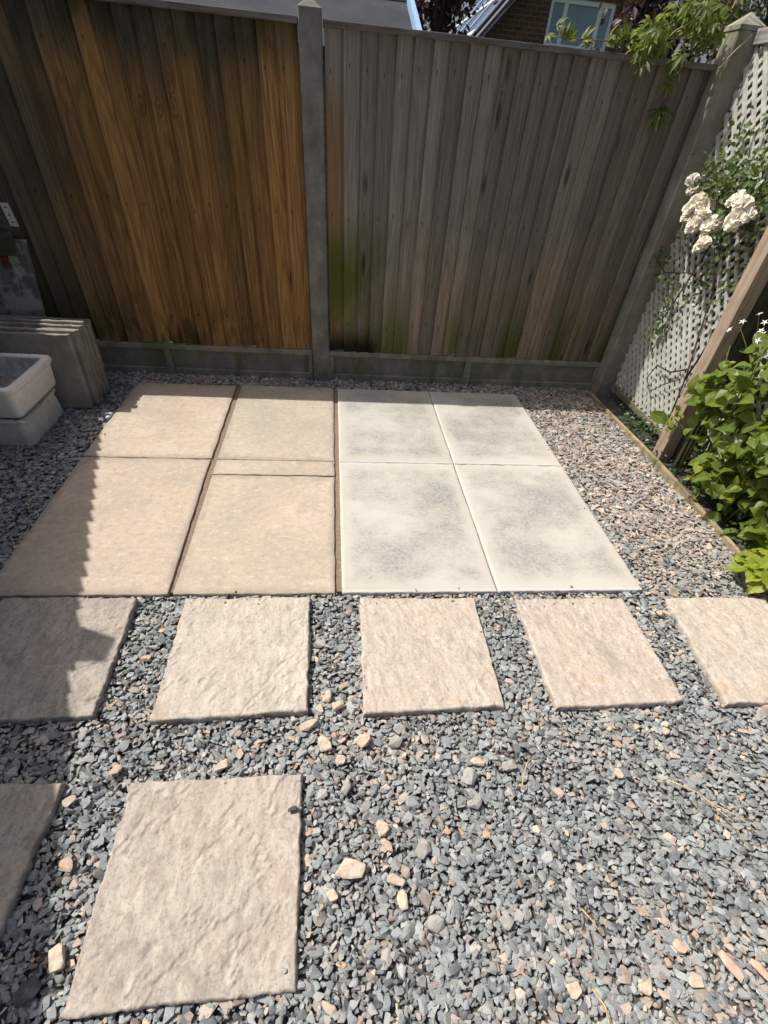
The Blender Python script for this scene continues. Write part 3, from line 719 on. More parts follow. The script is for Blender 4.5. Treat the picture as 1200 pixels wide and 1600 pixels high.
go = stuff(link(bpy.data.objects.new('slate_chippings', me))); go['label'] = 'loose grey and buff slate chippings round the slabs'; go['category'] = 'gravel'
print('chips', NC, 'tris', len(Fs))

# ------------------------------------------------------------------ larger stones one can pick out
def rock(x, y, L, W, H, yaw, mat, label, group='larger stones among the chippings', z=None, seed=0):
    rr = np.random.default_rng(seed+900); H *= .72; p = rr.normal(size=(17, 3)); p /= np.linalg.norm(p, axis=1)[:, None]
    p = np.sign(p)*np.abs(p)**.75; p *= np.array([L/2, W/2, H/2])
    c, s = math.cos(yaw), math.sin(yaw); p = np.stack([p[:, 0]*c-p[:, 1]*s, p[:, 0]*s+p[:, 1]*c, p[:, 2]], 1)
    bm = bmesh.new(); vs = [bm.verts.new(v) for v in p]; bmesh.ops.convex_hull(bm, input=vs)
    bmesh.ops.delete(bm, geom=[v for v in bm.verts if not v.link_faces], context='VERTS')
    bmesh.ops.bevel(bm, geom=bm.edges[:], offset=min(L, W, H)*.06, segments=1, affect='EDGES')
    me = bpy.data.meshes.new('stone'); bm.to_mesh(me); bm.free(); me.polygons.foreach_set('use_smooth', [False]*len(me.polygons)); me.materials.append(MT[mat])
    o = link(bpy.data.objects.new('stone', me)); o.location = (x, y, -.006+H*.28 if z is None else z)
    return tag(o, label, 'stone', group)
ROCKS = [(-.044, .623, .058, .040, .026, 1.9, 'buff_stone', 'oval buff stone lying below the gap between two stepping stones'),
 (-.036, .785, .050, .032, .022, 1.2, 'buff_stone', 'pale angular stone in the gap beside the second stepping stone'),
 (-.004, .752, .042, .036, .022, .3, 'buff_stone', 'rounder pale stone just right of the angular one in the gap'),
 (.068, .628, .058, .044, .028, .4, 'buff_stone', 'flat buff stone below the left corner of the middle stepping stone'),
 (.163, .620, .050, .040, .034, .9, 'grey_stone', 'blocky brown grey stone in front of the middle stepping stone'),
 (-.090, .688, .064, .034, .024, .5, 'buff_stone', 'long buff stone near the front right corner of the second stepping stone'),
 (.365, .507, .052, .046, .034, 1.2, 'grey_stone', 'large grey stone in the open chippings'),
 (.489, .533, .054, .034, .024, .2, 'grey_stone', 'flat grey stone beside a straw twig'),
 (.397, .547, .046, .030, .024, -.2, 'buff_stone', 'sandy stone just behind the large grey stone'),
 (.363, .436, .046, .040, .030, .9, 'grey_stone', 'dark edged grey stone in front of the large grey stone'),
 (.019, .296, .088, .050, .026, -.15, 'buff_stone', 'biggest flat buff stone right of the near stepping stone'),
 (.131, .263, .056, .030, .034, -.1, 'buff_stone', 'pale stone tipped up with a dark shadow under it'),
 (.143, .222, .028, .046, .020, .2, 'buff_stone', 'small buff stone just below the tipped up pale stone'),
 (.117, .342, .042, .022, .024, -.8, 'orange_stone', 'small bright orange brick chip among grey chippings'),
 (.108, .383, .036, .046, .026, .2, 'buff_stone', 'tan stone touching the orange brick chip'),
 (.015, .498, .032, .056, .026, .1, 'grey_stone', 'upright brown grey stone near the back corner of the near stepping stone'),
 (.0, .574, .034, .034, .020, .1, 'buff_stone', 'small buff stone between the oval stone and the near stepping stone'),
 (.206, .328, .050, .044, .022, .7, 'grey_stone', 'grey stone half sunk right of the orange brick chip'),
 (-.606, .574, .038, .030, .020, .7, 'orange_stone', 'peach coloured stone behind the left corner of the near stepping stone'),
 (-.697, .497, .036, .028, .018, .8, 'buff_stone', 'pinkish stone at the edge of the shadowed stepping stone'),
 (-.648, .342, .034, .042, .018, .4, 'orange_stone', 'peach stone between the near stepping stone and the shadow edge'),
 (-.325, .571, .050, .030, .026, .5, 'buff_stone', 'pair sized buff stone against the back edge of the near stepping stone'),
 (-.021, .242, .030, .030, .018, .5, 'buff_stone', 'small pinkish white stone below the biggest flat stone'),
 (.875, .045, .028, .070, .016, .35, 'orange_stone', 'long pink stone near the lower right corner'),
 (.940, .034, .022, .050, .014, .5, 'orange_stone', 'narrow pink stone right of the long pink stone'),
 (.777, .024, .038, .034, .016, .7, 'buff_stone', 'broad sandy stone left of the long pink stone'),
 (.774, .087, .028, .036, .014, .6, 'orange_stone', 'triangular pink stone behind the broad sandy stone'),
 (.497, .032, .034, .034, .016, .2, 'buff_stone', 'yellowish stone near the bottom edge beside a twig'),
 (.381, .164, .040, .034, .018, .8, 'grey_stone', 'grey green stone in the middle of the open chippings'),
 (.222, .171, .056, .040, .020, .1, 'grey_stone', 'rounded grey stone below the tipped up stone'),
 (-.640, .115, .056, .044, .026, .6, 'dark_stone', 'dark slate lump in the shadow at the lower left'),
 (-.600, .165, .040, .056, .026, .5, 'buff_stone', 'pale stone half in shadow at the lower left'),
 (1.262, 1.115, .034, .030, .018, .5, 'orange_stone', 'pink stone in the gap before the rightmost stepping stone'),
 (.807, .494, .026, .034, .018, .2, 'buff_stone', 'small cream stone below the fourth stepping stone'),
 (.660, .030, .042, .034, .016, 1.0, 'buff_stone', 'tan stone at the bottom edge left of the pink stones'),
 (1.02, .62, .030, .026, .016, .6, 'buff_stone', 'small yellow stone below the fourth stepping stone corner')]
for i, r in enumerate(ROCKS): rock(*r, seed=i)
rock(-.124, .438, .026, .018, .016, .3, 'dark_stone', 'small dark chipping resting on the near stepping stone', z=.016, seed=77)
for i, (x, y, L, a, lb) in enumerate([(-1.296, 2.715, .05, .3, 'white scrap at the sunlit edge of the back left slab'), (-1.285, 2.67, .04, 1.2, 'second pale scrap lower beside the back left slab'), (-1.31, 2.64, .05, 2.0, 'third pale scrap nearest the white sinks')]):
    rock(x, y, L, L*.6, .018, a, 'petal_white', lb, 'pale scraps beside the patio', seed=60+i)

# dry twigs
def twig(pts, r, label):
    o = MB().tube(pts, r, 5, r*.5).build('twig', 'dry_straw', smooth=True); tag(o, label, 'twig', 'dry straw twigs on the gravel')
twig([(.500, .458, .012), (.512, .49, .016), (.535, .53, .018), (.56, .548, .014)], .0022, 'curved straw twig lying right of the flat grey stone')
twig([(.562, .172, .014), (.575, .15, .018), (.592, .118, .014)], .0024, 'short straight straw twig in the lower right gravel')
twig([(.92, .47, .014), (1.0, .42, .018), (1.055, .34, .018), (1.06, .27, .012)], .0019, 'long bent straw stalk at the right of the gravel')
twig([(.53, .03, .014), (.545, .0, .018), (.54, -.06, .014)], .0025, 'straw twig cut off by the bottom edge')
twig([(1.02, .40, .012), (1.09, .345, .016), (1.11, .30, .016)], .0018, 'thin forked straw beside the long bent stalk')

# ------------------------------------------------------------------ stacked white sinks
def rrect(x0, x1, y0, y1, r, n=6):
    P = []
    for cx, cy, a0 in ((x1-r, y1-r, 0), (x0+r, y1-r, 90), (x0+r, y0+r, 180), (x1-r, y0+r, 270)):
        for i in range(n+1):
            a = R(a0+90*i/n); P.append((cx+r*math.cos(a), cy+r*math.sin(a)))
    return P
def sink(label, x0, x1, y0, y1, z0, z1, rim, mat, taper, chip=False, inside='sink_inside'):
    t = thing('sink', label, 'sink', ((x0+x1)/2, (y0+y1)/2, z0), 'old white sinks stacked beside the slabs')
    def loops(spec, nm, mt, close_last=False):
        V = []; F = []; n = None
        for (ins, z, r) in spec:
            p = rrect(x0+ins, x1-ins, y0+ins, y1-ins, r); n = len(p)
            for (px, py) in p:
                zz = z
                if chip and z > z1-.03:
                    d = math.hypot(px-x1, py-y0-.03); zz -= .028*max(0, 1-d/.075)*(.6+.8*mnoise.noise(Vector((px*60, py*60, 1))))
                    zz += .004*mnoise.noise(Vector((px*30, py*30, 4)))
                V.append((px, py, zz))
        for k in range(len(spec)-1):
            for i in range(n): F.append((k*n+i, k*n+(i+1) % n, (k+1)*n+(i+1) % n, (k+1)*n+i))
        if close_last: F.append(tuple((len(spec)-1)*n+i for i in range(n)))
        return obj(nm, V, F, mt, t, smooth=True)
    g = taper
    body = loops([(g+.012, z0, .03), (g+.004, z0+.006, .032), (g, z0+.02, .034), (.012, z1-rim-.004, .040), (.012, z1-rim, .040)], 'basin', mat)
    loops([(.012, z1-rim-.001, .040), (.004, z1-rim+.001, .044), (0, z1-rim*.7, .046), (0, z1-rim*.35, .046), (.004, z1-.003, .044), (.012, z1, .042), (.030, z1, .036), (.036, z1-.003, .032), (.040, z1-.012, .030)], 'rim', mat)
    loops([(.0395, z1-.011, .030), (.046, z1-.05, .03), (.052, z0+.035, .03), (.07, z0+.022, .03)], 'inner_wall', inside, True)
    return t
sink('lower unglazed looking white sink with a chipped rim, under the other', -2.0, -1.538, 2.335, 2.765, -.03, .122, .016, 'old_unglazed', .006, True)
s2 = sink('upper white sink with a thick rounded rim, open at the top', -2.01, -1.512, 2.322, 2.808, .126, .272, .030, 'sink_glaze', .022)
V = [(-1.95+.38*i/6, 2.40+.36*j/6, .168+.012*mnoise.noise(Vector((i*.7, j*.7, 2)))) for j in range(7) for i in range(7)]
stuff(obj('debris', V, [(j*7+i, j*7+i+1, j*7+i+8, j*7+i+7) for j in range(6) for i in range(6)], 'sink_dirt', s2, smooth=True))
def curl(x, y, z, L, a, mat, label):
    V = []; F = []
    for i in range(6):
        t = i/5
        for j in range(3): V.append((x+math.cos(a)*L*t-math.sin(a)*(j-1)*L*.3*math.sin(math.pi*(t*.9+.05)), y+math.sin(a)*L*t+math.cos(a)*(j-1)*L*.3*math.sin(math.pi*(t*.9+.05)), z+.012*math.sin(t*5)+abs(j-1)*.01))
    for i in range(5):
        for j in range(2): F.append((i*3+j, i*3+j+1, i*3+j+4, i*3+j+3))
    tag(obj('dead_leaf', V, F, mat), label, 'leaf')
curl(-1.66, 2.44, .198, .09, .5, 'earth', 'dark curled dead leaf inside the upper sink')

# ------------------------------------------------------------------ slabs leaning in a row against the fence
for i in range(7):
    yb = 2.815+i*.050; H = .372+.006*math.sin(i*2.1)-(i > 4)*.012; th = .0465; ln_ = .072+i*.004; x1 = -1.395+.012*math.sin(i*1.7)+.006*i*(i < 4)-.01; x0 = x1-.60
    s = slab('paving_slab', [(x0, -.0), (x1, .0), (x1, H), (x0, H)], 0, th, 'old_slab_stone', None, 36, .0009 if i else .0007, .003, .003, 30+i, .5, 2.)
    # stood on edge: local (x, y) -> (x, up), faces the camera
    s.rotation_euler = (R(90)-ln_*1.2-.02, 0, 0); s.location = ((x0+x1)/2, yb+.017+ln_*.5*H, H/2-.012)
    tag(s, ['smooth faced grey slab at the front of the leaning stack', 'second slab from the front of the leaning stack', 'third slab from the front of the leaning stack', 'middle slab of the leaning stack',
        'third slab from the fence in the leaning stack', 'second slab from the fence in the leaning stack', 'slab nearest the fence at the back of the leaning stack'][i], 'paving slab', 'old slabs stacked on edge by the fence')

# stained board and timber frame in the corner
V = []
b = MB()
for (xa, z, y) in ((0, 0, 3.235), (0, .667, 3.345)):
    for x in (-2.25, -1.755+(.063 if z else 0)): V += [(x, y, z), (x, y+.016, z)]
b.add(V, [(0, 2, 6, 4), (3, 1, 5, 7), (2, 3, 7, 6), (1, 0, 4, 5), (4, 6, 7, 5), (1, 3, 2, 0)])
sb = b.build('leaning_board', 'stained_board'); tag(sb, 'dark board splashed with old cream paint, leaning on the fence behind the slabs', 'board')
obj('paint_splash', [(-1.83+.018*math.cos(a)*(1+.4*math.sin(3*a)), 3.324+.0285*0-.003, .575+.020*math.sin(a)*(1+.3*math.cos(2*a))) for a in [i*math.pi/5 for i in range(10)]], [tuple(range(10))], 'red_paint', sb)
fr = thing('plank_rack', 'end of an old grey plank frame with a white metal bracket at the left edge', 'plank rack', (-1.95, 3.34, 0))
MB().box(-2.3, -1.715, 3.285, 3.310, .722, .838).build('plank', 'old_plank', fr, bevel=.003)
MB().box(-2.3, -1.735, 3.302, 3.322, .60, .719).build('plank', 'old_plank', fr, bevel=.003)
MB().box(-1.86, -1.81, 3.323, 3.362, -.05, .80).build('upright', 'old_plank', fr)
MB().box(-2.28, -2.23, 3.323, 3.362, -.05, .80).build('upright', 'old_plank', fr)
bk = MB().add([(-1.712, 3.278, .829), (-1.674, 3.284, .829), (-1.664, 3.284, .735), (-1.702, 3.278, .735), (-1.712, 3.282, .829), (-1.674, 3.288, .829), (-1.664, 3.288, .735), (-1.702, 3.282, .735)], [(3, 2, 1, 0), (4, 5, 6, 7), (0, 1, 5, 4), (1, 2, 6, 5), (2, 3, 7, 6), (3, 0, 4, 7)]).build('bracket', 'galvanised_metal', fr)
for k in range(3):
    zc = .812-k*.030; xc = -1.691+k*.0035
    obj('screw', [(xc+.0045*math.cos(a), 3.2785+.0015*0-.0008+(.0025 if 0 else 0), zc+.0045*math.sin(a)) for a in [i*math.pi/4 for i in range(8)]], [tuple(range(8))], 'barge_board', bk)

# ------------------------------------------------------------------ plants
def leaf_mesh(name, L, W, cup, droop, mat, seed=0, tip=.75, wave=0., nx=6):
    rr = random.Random(seed); V = []; F = []; UV = []; ny = 2
    for i in range(nx+1):
        t = i/nx; wd = W*.5*(math.sin(math.pi*min(1, t**tip)))**.75 if 0 < t < 1 else 0.
        if i == 0: wd = W*.06
        for j in range(-ny, ny+1):
            c = j/ny; wv = wave*math.sin(t*17+c*3+seed)*abs(c)
            V.append((L*t, wd*c, cup*abs(c)**1.4*wd*2-droop*L*t*t+.12*droop*L*math.sin(t*6+seed)+wv)); UV.append((t, .5+.5*c))
    k = 2*ny+1
    for i in range(nx):
        for j in range(2*ny): F.append((i*k+j, i*k+k+j, i*k+k+j+1, i*k+j+1))
    return mesh(name, V, F, mat, True, UV)
def orient(tipdir, nrm):
    x = Vector(tipdir).normalized(); z = Vector(nrm); z = (z-x*z.dot(x))
    if z.length < 1e-3: z = x.orthogonal()
    z.normalize(); y = z.cross(x); return Matrix((x, y, z)).transposed().to_4x4()
def place(name, me, root, p, tipdir, nrm, sc=1.):
    o = bpy.data.objects.new(name, me); link(o, root)
    m_ = orient(tipdir, nrm); q = m_.to_quaternion(); o.rotation_mode = 'QUATERNION'; o.rotation_quaternion = q
    o.location = Vector(p)-root.location; o.scale = (sc, sc, sc); return o
def rv(a): return Vector((random.uniform(-a, a), random.uniform(-a, a), random.uniform(-a, a)))

# leafy shrub
sh = thing('shrub', 'leafy green shrub with broad oval leaves and a few white star flowers against the trellis', 'shrub', (1.97, 1.85, -.02))
LS = [leaf_mesh('shrub_leaf_%d' % i, random.uniform(.070, .092), random.uniform(.054, .068), random.uniform(.10, .28), random.uniform(.12, .45), 'shrub_leaf', i, random.uniform(.68, .85)) for i in range(6)]
stems = MB(); tips = []
for i in range(30):
    bx, by = random.uniform(1.92, 2.02), random.uniform(1.45, 2.25)
    tx = random.uniform(1.80, 2.0); ty = by+random.uniform(-.32, .12); hz = random.uniform(.15, .74) if ty < 2.05 else random.uniform(.18, .64)
    ty = min(ty, 2.20 if hz > .35 else 2.08); hz *= .68+.32*min(1, max(0, (ty-1.35)/.35))
    p = [(bx, by, -.03), (bx-.02, by*.6+ty*.4, hz*.5), (tx, ty, hz)]
    stems.tube(p, .006, 5, .0025); tips.append((Vector(p[1]), Vector(p[2])))
# a spray reaching left across the brown post
for p in ([(1.96, 2.2, .1), (1.87, 2.27, .22), (1.82, 2.33, .255)], [(1.98, 2.2, .2), (1.92, 2.28, .38), (1.90, 2.33, .43)]):
    stems.tube(p, .004, 5, .002); tips.append((Vector(p[1]), Vector(p[2])))
stems.build('stem', 'green_stem', sh, smooth=True)
nl = 0
for a, b_ in tips:
    k = (8 if a.y < 2.25 else 3) if nl < 262 else 0
    for i in range(k):
        t = random.uniform(.15, 1.05); p = a.lerp(b_, t)+Vector((random.uniform(-.05, .02), random.uniform(-.05, .05), random.uniform(-.04, .03)))
        p.x = min(p.x, 2.03)
        out = Vector((-.7, -.35, .05))+rv(.75); nm = Vector((-.55, -.1, .9))+rv(.55)
        place('leaf', random.choice(LS), sh, p, out, nm, random.uniform(.75, 1.15)); nl += 1
inner = MB()
fl = MB()
rr = random.Random(3)
for i in range(420):      # small inner leaves, too many and too small to pick out
    y = rr.uniform(1.42, 2.26); z = rr.uniform(.0, .62)*(.6+.4*min(1, (y-1.35)/.4)); x = rr.uniform(1.93, 2.04)
    m_ = Matrix.Translation((x, y, z)) @ orient(Vector((rr.uniform(-1, .3), rr.uniform(-1, 1), rr.uniform(-.5, .6))), Vector((rr.uniform(-1, 0), rr.uniform(-.6, .6), rr.uniform(.1, 1))))
    L = rr.uniform(.03, .055)
    inner.add([m_ @ Vector(v) for v in ((0, 0, 0), (L*.35, -L*.3, .004), (L*.75, -L*.2, 0), (L, 0, -.006), (L*.75, L*.2, 0), (L*.35, L*.3, .004), (L*.5, 0, -.005))], [(0, 1, 6), (1, 2, 6), (2, 3, 6), (3, 4, 6), (4, 5, 6), (5, 0, 6)])
for i in range(330):      # the rest of the broad leaves, beyond the three hundred built singly
    y = rr.uniform(1.42, 2.18); z = rr.uniform(.02 if y < 2.0 else .3, .72)*(.62+.38*min(1, (y-1.35)/.4)); x = rr.uniform(1.86, 2.02)
    m_ = Matrix.Translation((x, y, z)) @ orient(Vector((rr.uniform(-1, .2), rr.uniform(-1, .6), rr.uniform(-.6, .4))), Vector((rr.uniform(-1, -.1), rr.uniform(-.6, .5), rr.uniform(.2, 1))))
    L = rr.uniform(.05, .08)
    fl.add([m_ @ Vector(v) for v in ((0, 0, 0), (L*.22, -L*.30, .006), (L*.55, -L*.34, .007), (L*.85, -L*.17, 0), (L, 0, -.012), (L*.85, L*.17, 0), (L*.55, L*.34, .007), (L*.22, L*.30, .006), (L*.3, 0, -.001), (L*.65, 0, -.004))],
           [(0, 1, 8), (1, 2, 9, 8), (2, 3, 9), (3, 4, 9), (4, 5, 9), (5, 6, 9), (6, 7, 8, 9), (7, 0, 8)])
stuff(fl.build('outer_foliage', 'shrub_leaf', sh, smooth=True))
stuff(inner.build('inner_foliage', 'ivy_leaf', sh))
def star(p, nrm, r):
    V = [(0, 0, 0)]; F = []
    for k in range(5):
        a = k*2*math.pi/5
        V += [(r*.35*math.cos(a-.45), r*.35*math.sin(a-.45), .003), (r*math.cos(a), r*math.sin(a), .001), (r*.35*math.cos(a+.45), r*.35*math.sin(a+.45), .003)]
        F.append((0, 1+3*k, 2+3*k, 3+3*k))
    me = star.me if hasattr(star, 'me') else None
    if me is None: me = star.me = mesh('star_flower', V, F, 'petal_white', False)
    return place('flower', me, sh, p, Vector((0, 1, .2))+rv(.4), nrm)
for p in [(1.88, 2.27, .72), (1.90, 2.22, .765), (1.90, 2.16, .715), (1.89, 2.13, .71), (1.92, 2.19, .74), (1.87, 2.31, .675), (1.86, 2.10, .69)]: star(p, Vector((-.8, -.5, .6))+rv(.4), .017)
MB().tube([(1.98, 2.15, .5), (1.93, 2.2, .68), (1.90, 2.22, .76)], .003, 4, .0015).tube([(1.98, 2.15, .5), (1.92, 2.17, .65), (1.89, 2.14, .705)], .003, 4, .0015).tube([(1.93, 2.2, .62), (1.88, 2.27, .70), (1.87, 2.31, .67)], .002, 4, .0015).build('flower_stem', 'green_stem', sh)
LB = leaf_mesh('bud_leaf', .035, .022, .3, .2, 'hydrangea_leaf', 3, .8, 0, 4)
for c in [(1.85, 2.36, .185), (1.84, 2.31, .275), (1.895, 2.34, .445), (1.885, 2.2, .55), (1.83, 1.93, .10), (1.86, 1.72, .2)]:
    for k in range(6): place('leaf', LB, sh, Vector(c)+rv(.018), rv(1.)+Vector((-.3, -.2, .3)), Vector((-.3, -.2, 1))+rv(.5), random.uniform(.8, 1.3))

# hydrangea clump
hy = thing('hydrangea', 'low yellow green hydrangea clump with crinkled leaves at the end of the edging', 'plant', (1.84, 1.30, -.02))
LH = [leaf_mesh('hydrangea_leaf_%d' % i, random.uniform(.08, .10), random.uniform(.085, .10), .14, random.uniform(.35, .6), 'hydrangea_leaf', i+20, .66, .006, 9) for i in range(4)]
hs = MB()
for i in range(34):
    a = R(i*137.5); rad = .03+.10*math.sqrt(i/34); c = Vector((1.80, 1.285, .06))
    p = c+Vector((math.cos(a)*rad*.55, math.sin(a)*rad*.6, .05*(1-i/34)+random.uniform(-.02, .02)))
    out = Vector((math.cos(a), math.sin(a), .35-.5*i/34))+rv(.2)
    place('leaf', LH[i % 4], hy, p, out, Vector((0, 0, 1))+Vector((math.cos(a), math.sin(a), 0))*.25+rv(.2), (.55+.5*i/34))
    hs.tube([(1.85, 1.32, -.03), (1.85, 1.315, .04), p], .0035, 4, .002)
hs.build('stem', 'green_stem', hy, smooth=True)

# low ivy in the bed
iv = thing('ivy', 'small dark ivy plants low in the shaded bed behind the edging', 'ivy', (1.92, 2.6, -.02))
ib = MB()
for i in range(430):
    y = rr.uniform(1.35, 3.0) if i % 3 else rr.uniform(2.45, 2.85); x = rr.uniform(1.865, 1.99); z = -.02+rr.random()**2*.10
    m_ = Matrix.Translation((x, y, z)) @ orient(Vector((rr.uniform(-1, 1), rr.uniform(-1, 1), rr.uniform(-.2, .5))), Vector((rr.uniform(-.6, .3), rr.uniform(-.5, .3), 1))); L = rr.uniform(.014, .034)
    ib.add([m_ @ Vector(v) for v in ((0, 0, 0), (L*.25, -L*.4, .002), (L*.55, -L*.22, 0), (L, 0, -.004), (L*.55, L*.22, 0), (L*.25, L*.4, .002))], [(0, 1, 2, 3), (0, 3, 4, 5)])
stuff(ib.build('foliage', 'ivy_leaf', iv))

# climbing white rose
rs = thing('climbing_rose', 'climbing rose with clustered cream white blooms on the trellis', 'rose', (2.0, 2.75, -.02))
cane = MB(); canes = [[(1.99, 2.52, -.03), (1.985, 2.58, .35), (1.99, 2.72, .75), (1.97, 2.85, 1.0), (1.95, 3.0, 1.15), (1.95, 3.1, 1.27)],
    [(1.985, 2.58, .35), (1.98, 2.50, .8), (1.96, 2.62, 1.08), (1.95, 2.78, 1.25)], [(1.99, 2.72, .75), (1.97, 2.95, .78), (1.95, 3.15, .74), (1.90, 3.24, .80)],
    [(1.985, 2.6, .4), (1.975, 2.72, .34), (1.97, 2.86, .33), (1.97, 2.9, .24), (1.975, 2.82, .19), (1.97, 2.72, .27), (1.975, 2.6, .35)], [(1.97, 2.85, 1.0), (1.95, 2.95, .62), (1.97, 3.02, .5)]]
for c in canes: cane.tube(c, .0055, 5, .0025)
cane.build('cane', 'woody_stem', rs, smooth=True)
rl = MB()
def add_leaflet(mb, p, d, nn, L):
    m_ = Matrix.Translation(p) @ orient(d, nn)
    mb.add([m_ @ Vector(v) for v in ((0, 0, 0), (L*.3, -L*.3, .003), (L*.7, -L*.24, .001), (L, 0, -.005), (L*.7, L*.24, .001), (L*.3, L*.3, .003), (L*.5, 0, -.004))], [(0, 1, 6), (1, 2, 6), (2, 3, 6), (3, 4, 6), (4, 5, 6), (5, 0, 6)])
def spray(c, sd, n, L0=.02, L1=.038):
    for i in range(int(n*1.45)):
        p = Vector(c)+Vector((rr.gauss(0, sd[0]), rr.gauss(0, sd[1]), rr.gauss(0, sd[2]))); p.x = min(p.x, 1.995)
        add_leaflet(rl, p, Vector((rr.uniform(-1, .3), rr.uniform(-1, 1), rr.uniform(-.9, .6))), Vector((rr.uniform(-1, -.1), rr.uniform(-.6, .5), rr.uniform(.1, 1))), rr.uniform(L0, L1))
for c, sd, n in [((1.95, 2.92, 1.16), (.03, .13, .05), 190), ((1.95, 2.72, 1.15), (.03, .10, .07), 170), ((1.95, 3.1, 1.08), (.02, .07, .08), 70), ((1.95, 2.80, 1.0), (.03, .14, .05), 120), ((1.96, 3.16, .77), (.02, .07, .05), 26),
        ((1.93, 3.24, .80), (.02, .02, .03), 10), ((1.96, 3.02, .62), (.02, .05, .08), 36), ((1.96, 2.66, .82), (.02, .12, .10), 70), ((1.97, 2.98, .48), (.015, .05, .06), 26), ((1.965, 2.46, .13), (.02, .04, .03), 20), ((1.96, 2.98, 1.32), (.02, .06, .03), 20)]: spray(c, sd, n)
stuff(rl.build('foliage', 'rose_leaf', rs))
def bloom_mesh(r, seed):
    q = random.Random(seed); b_ = MB(); n = 34
    for k in range(n):
        zz_ = 1-1.45*(k+.5)/n; a = k*2.39996+q.uniform(-.2, .2); rad = math.sqrt(max(0, 1-zz_*zz_)); d = Vector((math.cos(a)*rad, math.sin(a)*rad, zz_))
        tang = Vector((-math.sin(a), math.cos(a), 0)); up_ = tang.cross(d)*-1; mixd = (d*q.uniform(.5, .9)+Vector((math.cos(a), math.sin(a), 0))*.35+Vector((0, 0, .35))*(zz_ < .5)+Vector((q.uniform(-.25, .25), q.uniform(-.25, .25), q.uniform(-.25, .25)))).normalized()
        s_ = r*q.uniform(.62, .90); m_ = Matrix.Translation(d*r*.48) @ orient(mixd, Vector((d.x*.2+q.uniform(-.5, .5), d.y*.2+q.uniform(-.5, .5), 1.))); V = []; F = []
        for i in range(4):
            for j in range(4):
                t = i/3; c = j/1.5-1; wd = s_*.60*math.sin(math.pi*(.10+.66*t))
                V.append(m_ @ Vector((s_*t*(1-.10*abs(c)), wd*c, s_*(.30*c*c+.10*math.sin(t*3.)-.16*t*t+q.uniform(-.06, .06)*t))))
        for i in range(3):
            for j in range(3): F.append((i*4+j, i*4+4+j, i*4+5+j, i*4+j+1))
        b_.add(V, F)
    return mesh('rose_bloom', b_.V, b_.F, 'rose_petal', True)
BM = [bloom_mesh(.040, i) for i in range(4)]
BL = [(3.17, 1.135, .8), (3.15, 1.10, .7), (3.12, 1.025, 1.), (3.08, 1.0, .95), (3.03, .985, 1.), (3.05, 1.055, .95), (3.0, 1.04, .9), (2.97, .975, .9), (2.93, 1.02, .75), (2.88, .985, 1.), (2.87, .945, .95), (2.86, .905, .9), (2.81, .925, .85), (2.83, 1.0, .7),
      (2.73, 1.09, 1.15), (2.70, 1.06, 1.1), (2.67, 1.085, 1.0), (2.66, 1.03, .95), (2.62, 1.05, .9)]
for i, (y, z, s_) in enumerate(BL):
    place('bloom', BM[i % 4], rs, (1.905+random.uniform(-.03, .03), y-.01, z), Vector((0, 1, .3))+rv(.3), Vector((-.65, -.45, .65))+rv(.55), s_*random.uniform(.8, 1.05))

# creeper spilling over the back fence by the corner post
cr = thing('creeper', 'five fingered green creeper spilling over the fence top beside the corner post', 'creeper', (1.75, 3.48, -.05))
def palm_leaf(seed, L):
    q = random.Random(seed); V = []; F = []; UV = []
    for k, a in enumerate((-82, -42, 0, 42, 82)):
        ll = L*(1-.13*abs(k-2))*q.uniform(.9, 1.1); ww = ll*.31; ca, sa = math.cos(R(a)), math.sin(R(a)); b0 = len(V)
        for i in range(5):
            t = i/4; wd = ww*.5*math.sin(math.pi*(.06+.94*t)**.8) if i < 4 else 0
            for c in (-1, 0, 1):
                x_, y_ = ll*(.06+.94*t), wd*c
                V.append((x_*ca-y_*sa, x_*sa+y_*ca, abs(c)*wd*.5-.42*ll*t*t)); UV.append((t, .5+.5*c))
        for i in range(4):
            for j in range(2): F.append((b0+i*3+j, b0+i*3+j+3, b0+i*3+j+4, b0+i*3+j+1))
    return mesh('creeper_leaf', V, F, 'creeper_leaf', True, UV)
CL = [palm_leaf(i, random.uniform(.052, .072)) for i in range(5)]
vin = MB()
for v in ([(1.98, 3.6, -.05), (1.9, 3.5, 1.2), (1.8, 3.44, 1.62), (1.55, 3.40, 1.60), (1.30, 3.39, 1.575), (1.05, 3.38, 1.57)], [(1.8, 3.44, 1.62), (1.74, 3.36, 1.60), (1.70, 3.33, 1.50), (1.675, 3.33, 1.42), (1.655, 3.33, 1.375)],
          [(1.9, 3.5, 1.2), (1.88, 3.4, 1.55), (1.84, 3.33, 1.68), (1.80, 3.27, 1.66)], [(1.82, 3.42, 1.6), (1.86, 3.36, 1.78), (1.92, 3.3, 1.86)]): vin.tube(v, .0045, 5, .002)
vin.build('vine', 'red_stem', cr, smooth=True)
def cleaf(p, out, s_=1.): place('leaf', random.choice(CL), cr, p, out, Vector((-.2, -.55, .9))+rv(.4), s_)
for i in range(88):
    t = random.random(); x = 1.45+.40*t; zt = 1.60+.10*math.sin(t*2.6)+.05*t
    z = zt-abs(random.gauss(0, .055))-(.05 if t > .45 else 0)*random.random(); y = 3.36+random.uniform(-.07, .12)-.3*max(0, zt-z-.04)*0
    if y > 3.35 and z < 1.56: y = 3.33-random.uniform(0, .05)
    cleaf((x, y, z), Vector((random.uniform(-1, .5), random.uniform(-1, .1), random.uniform(-.8, .35))), random.uniform(.65, 1.05))
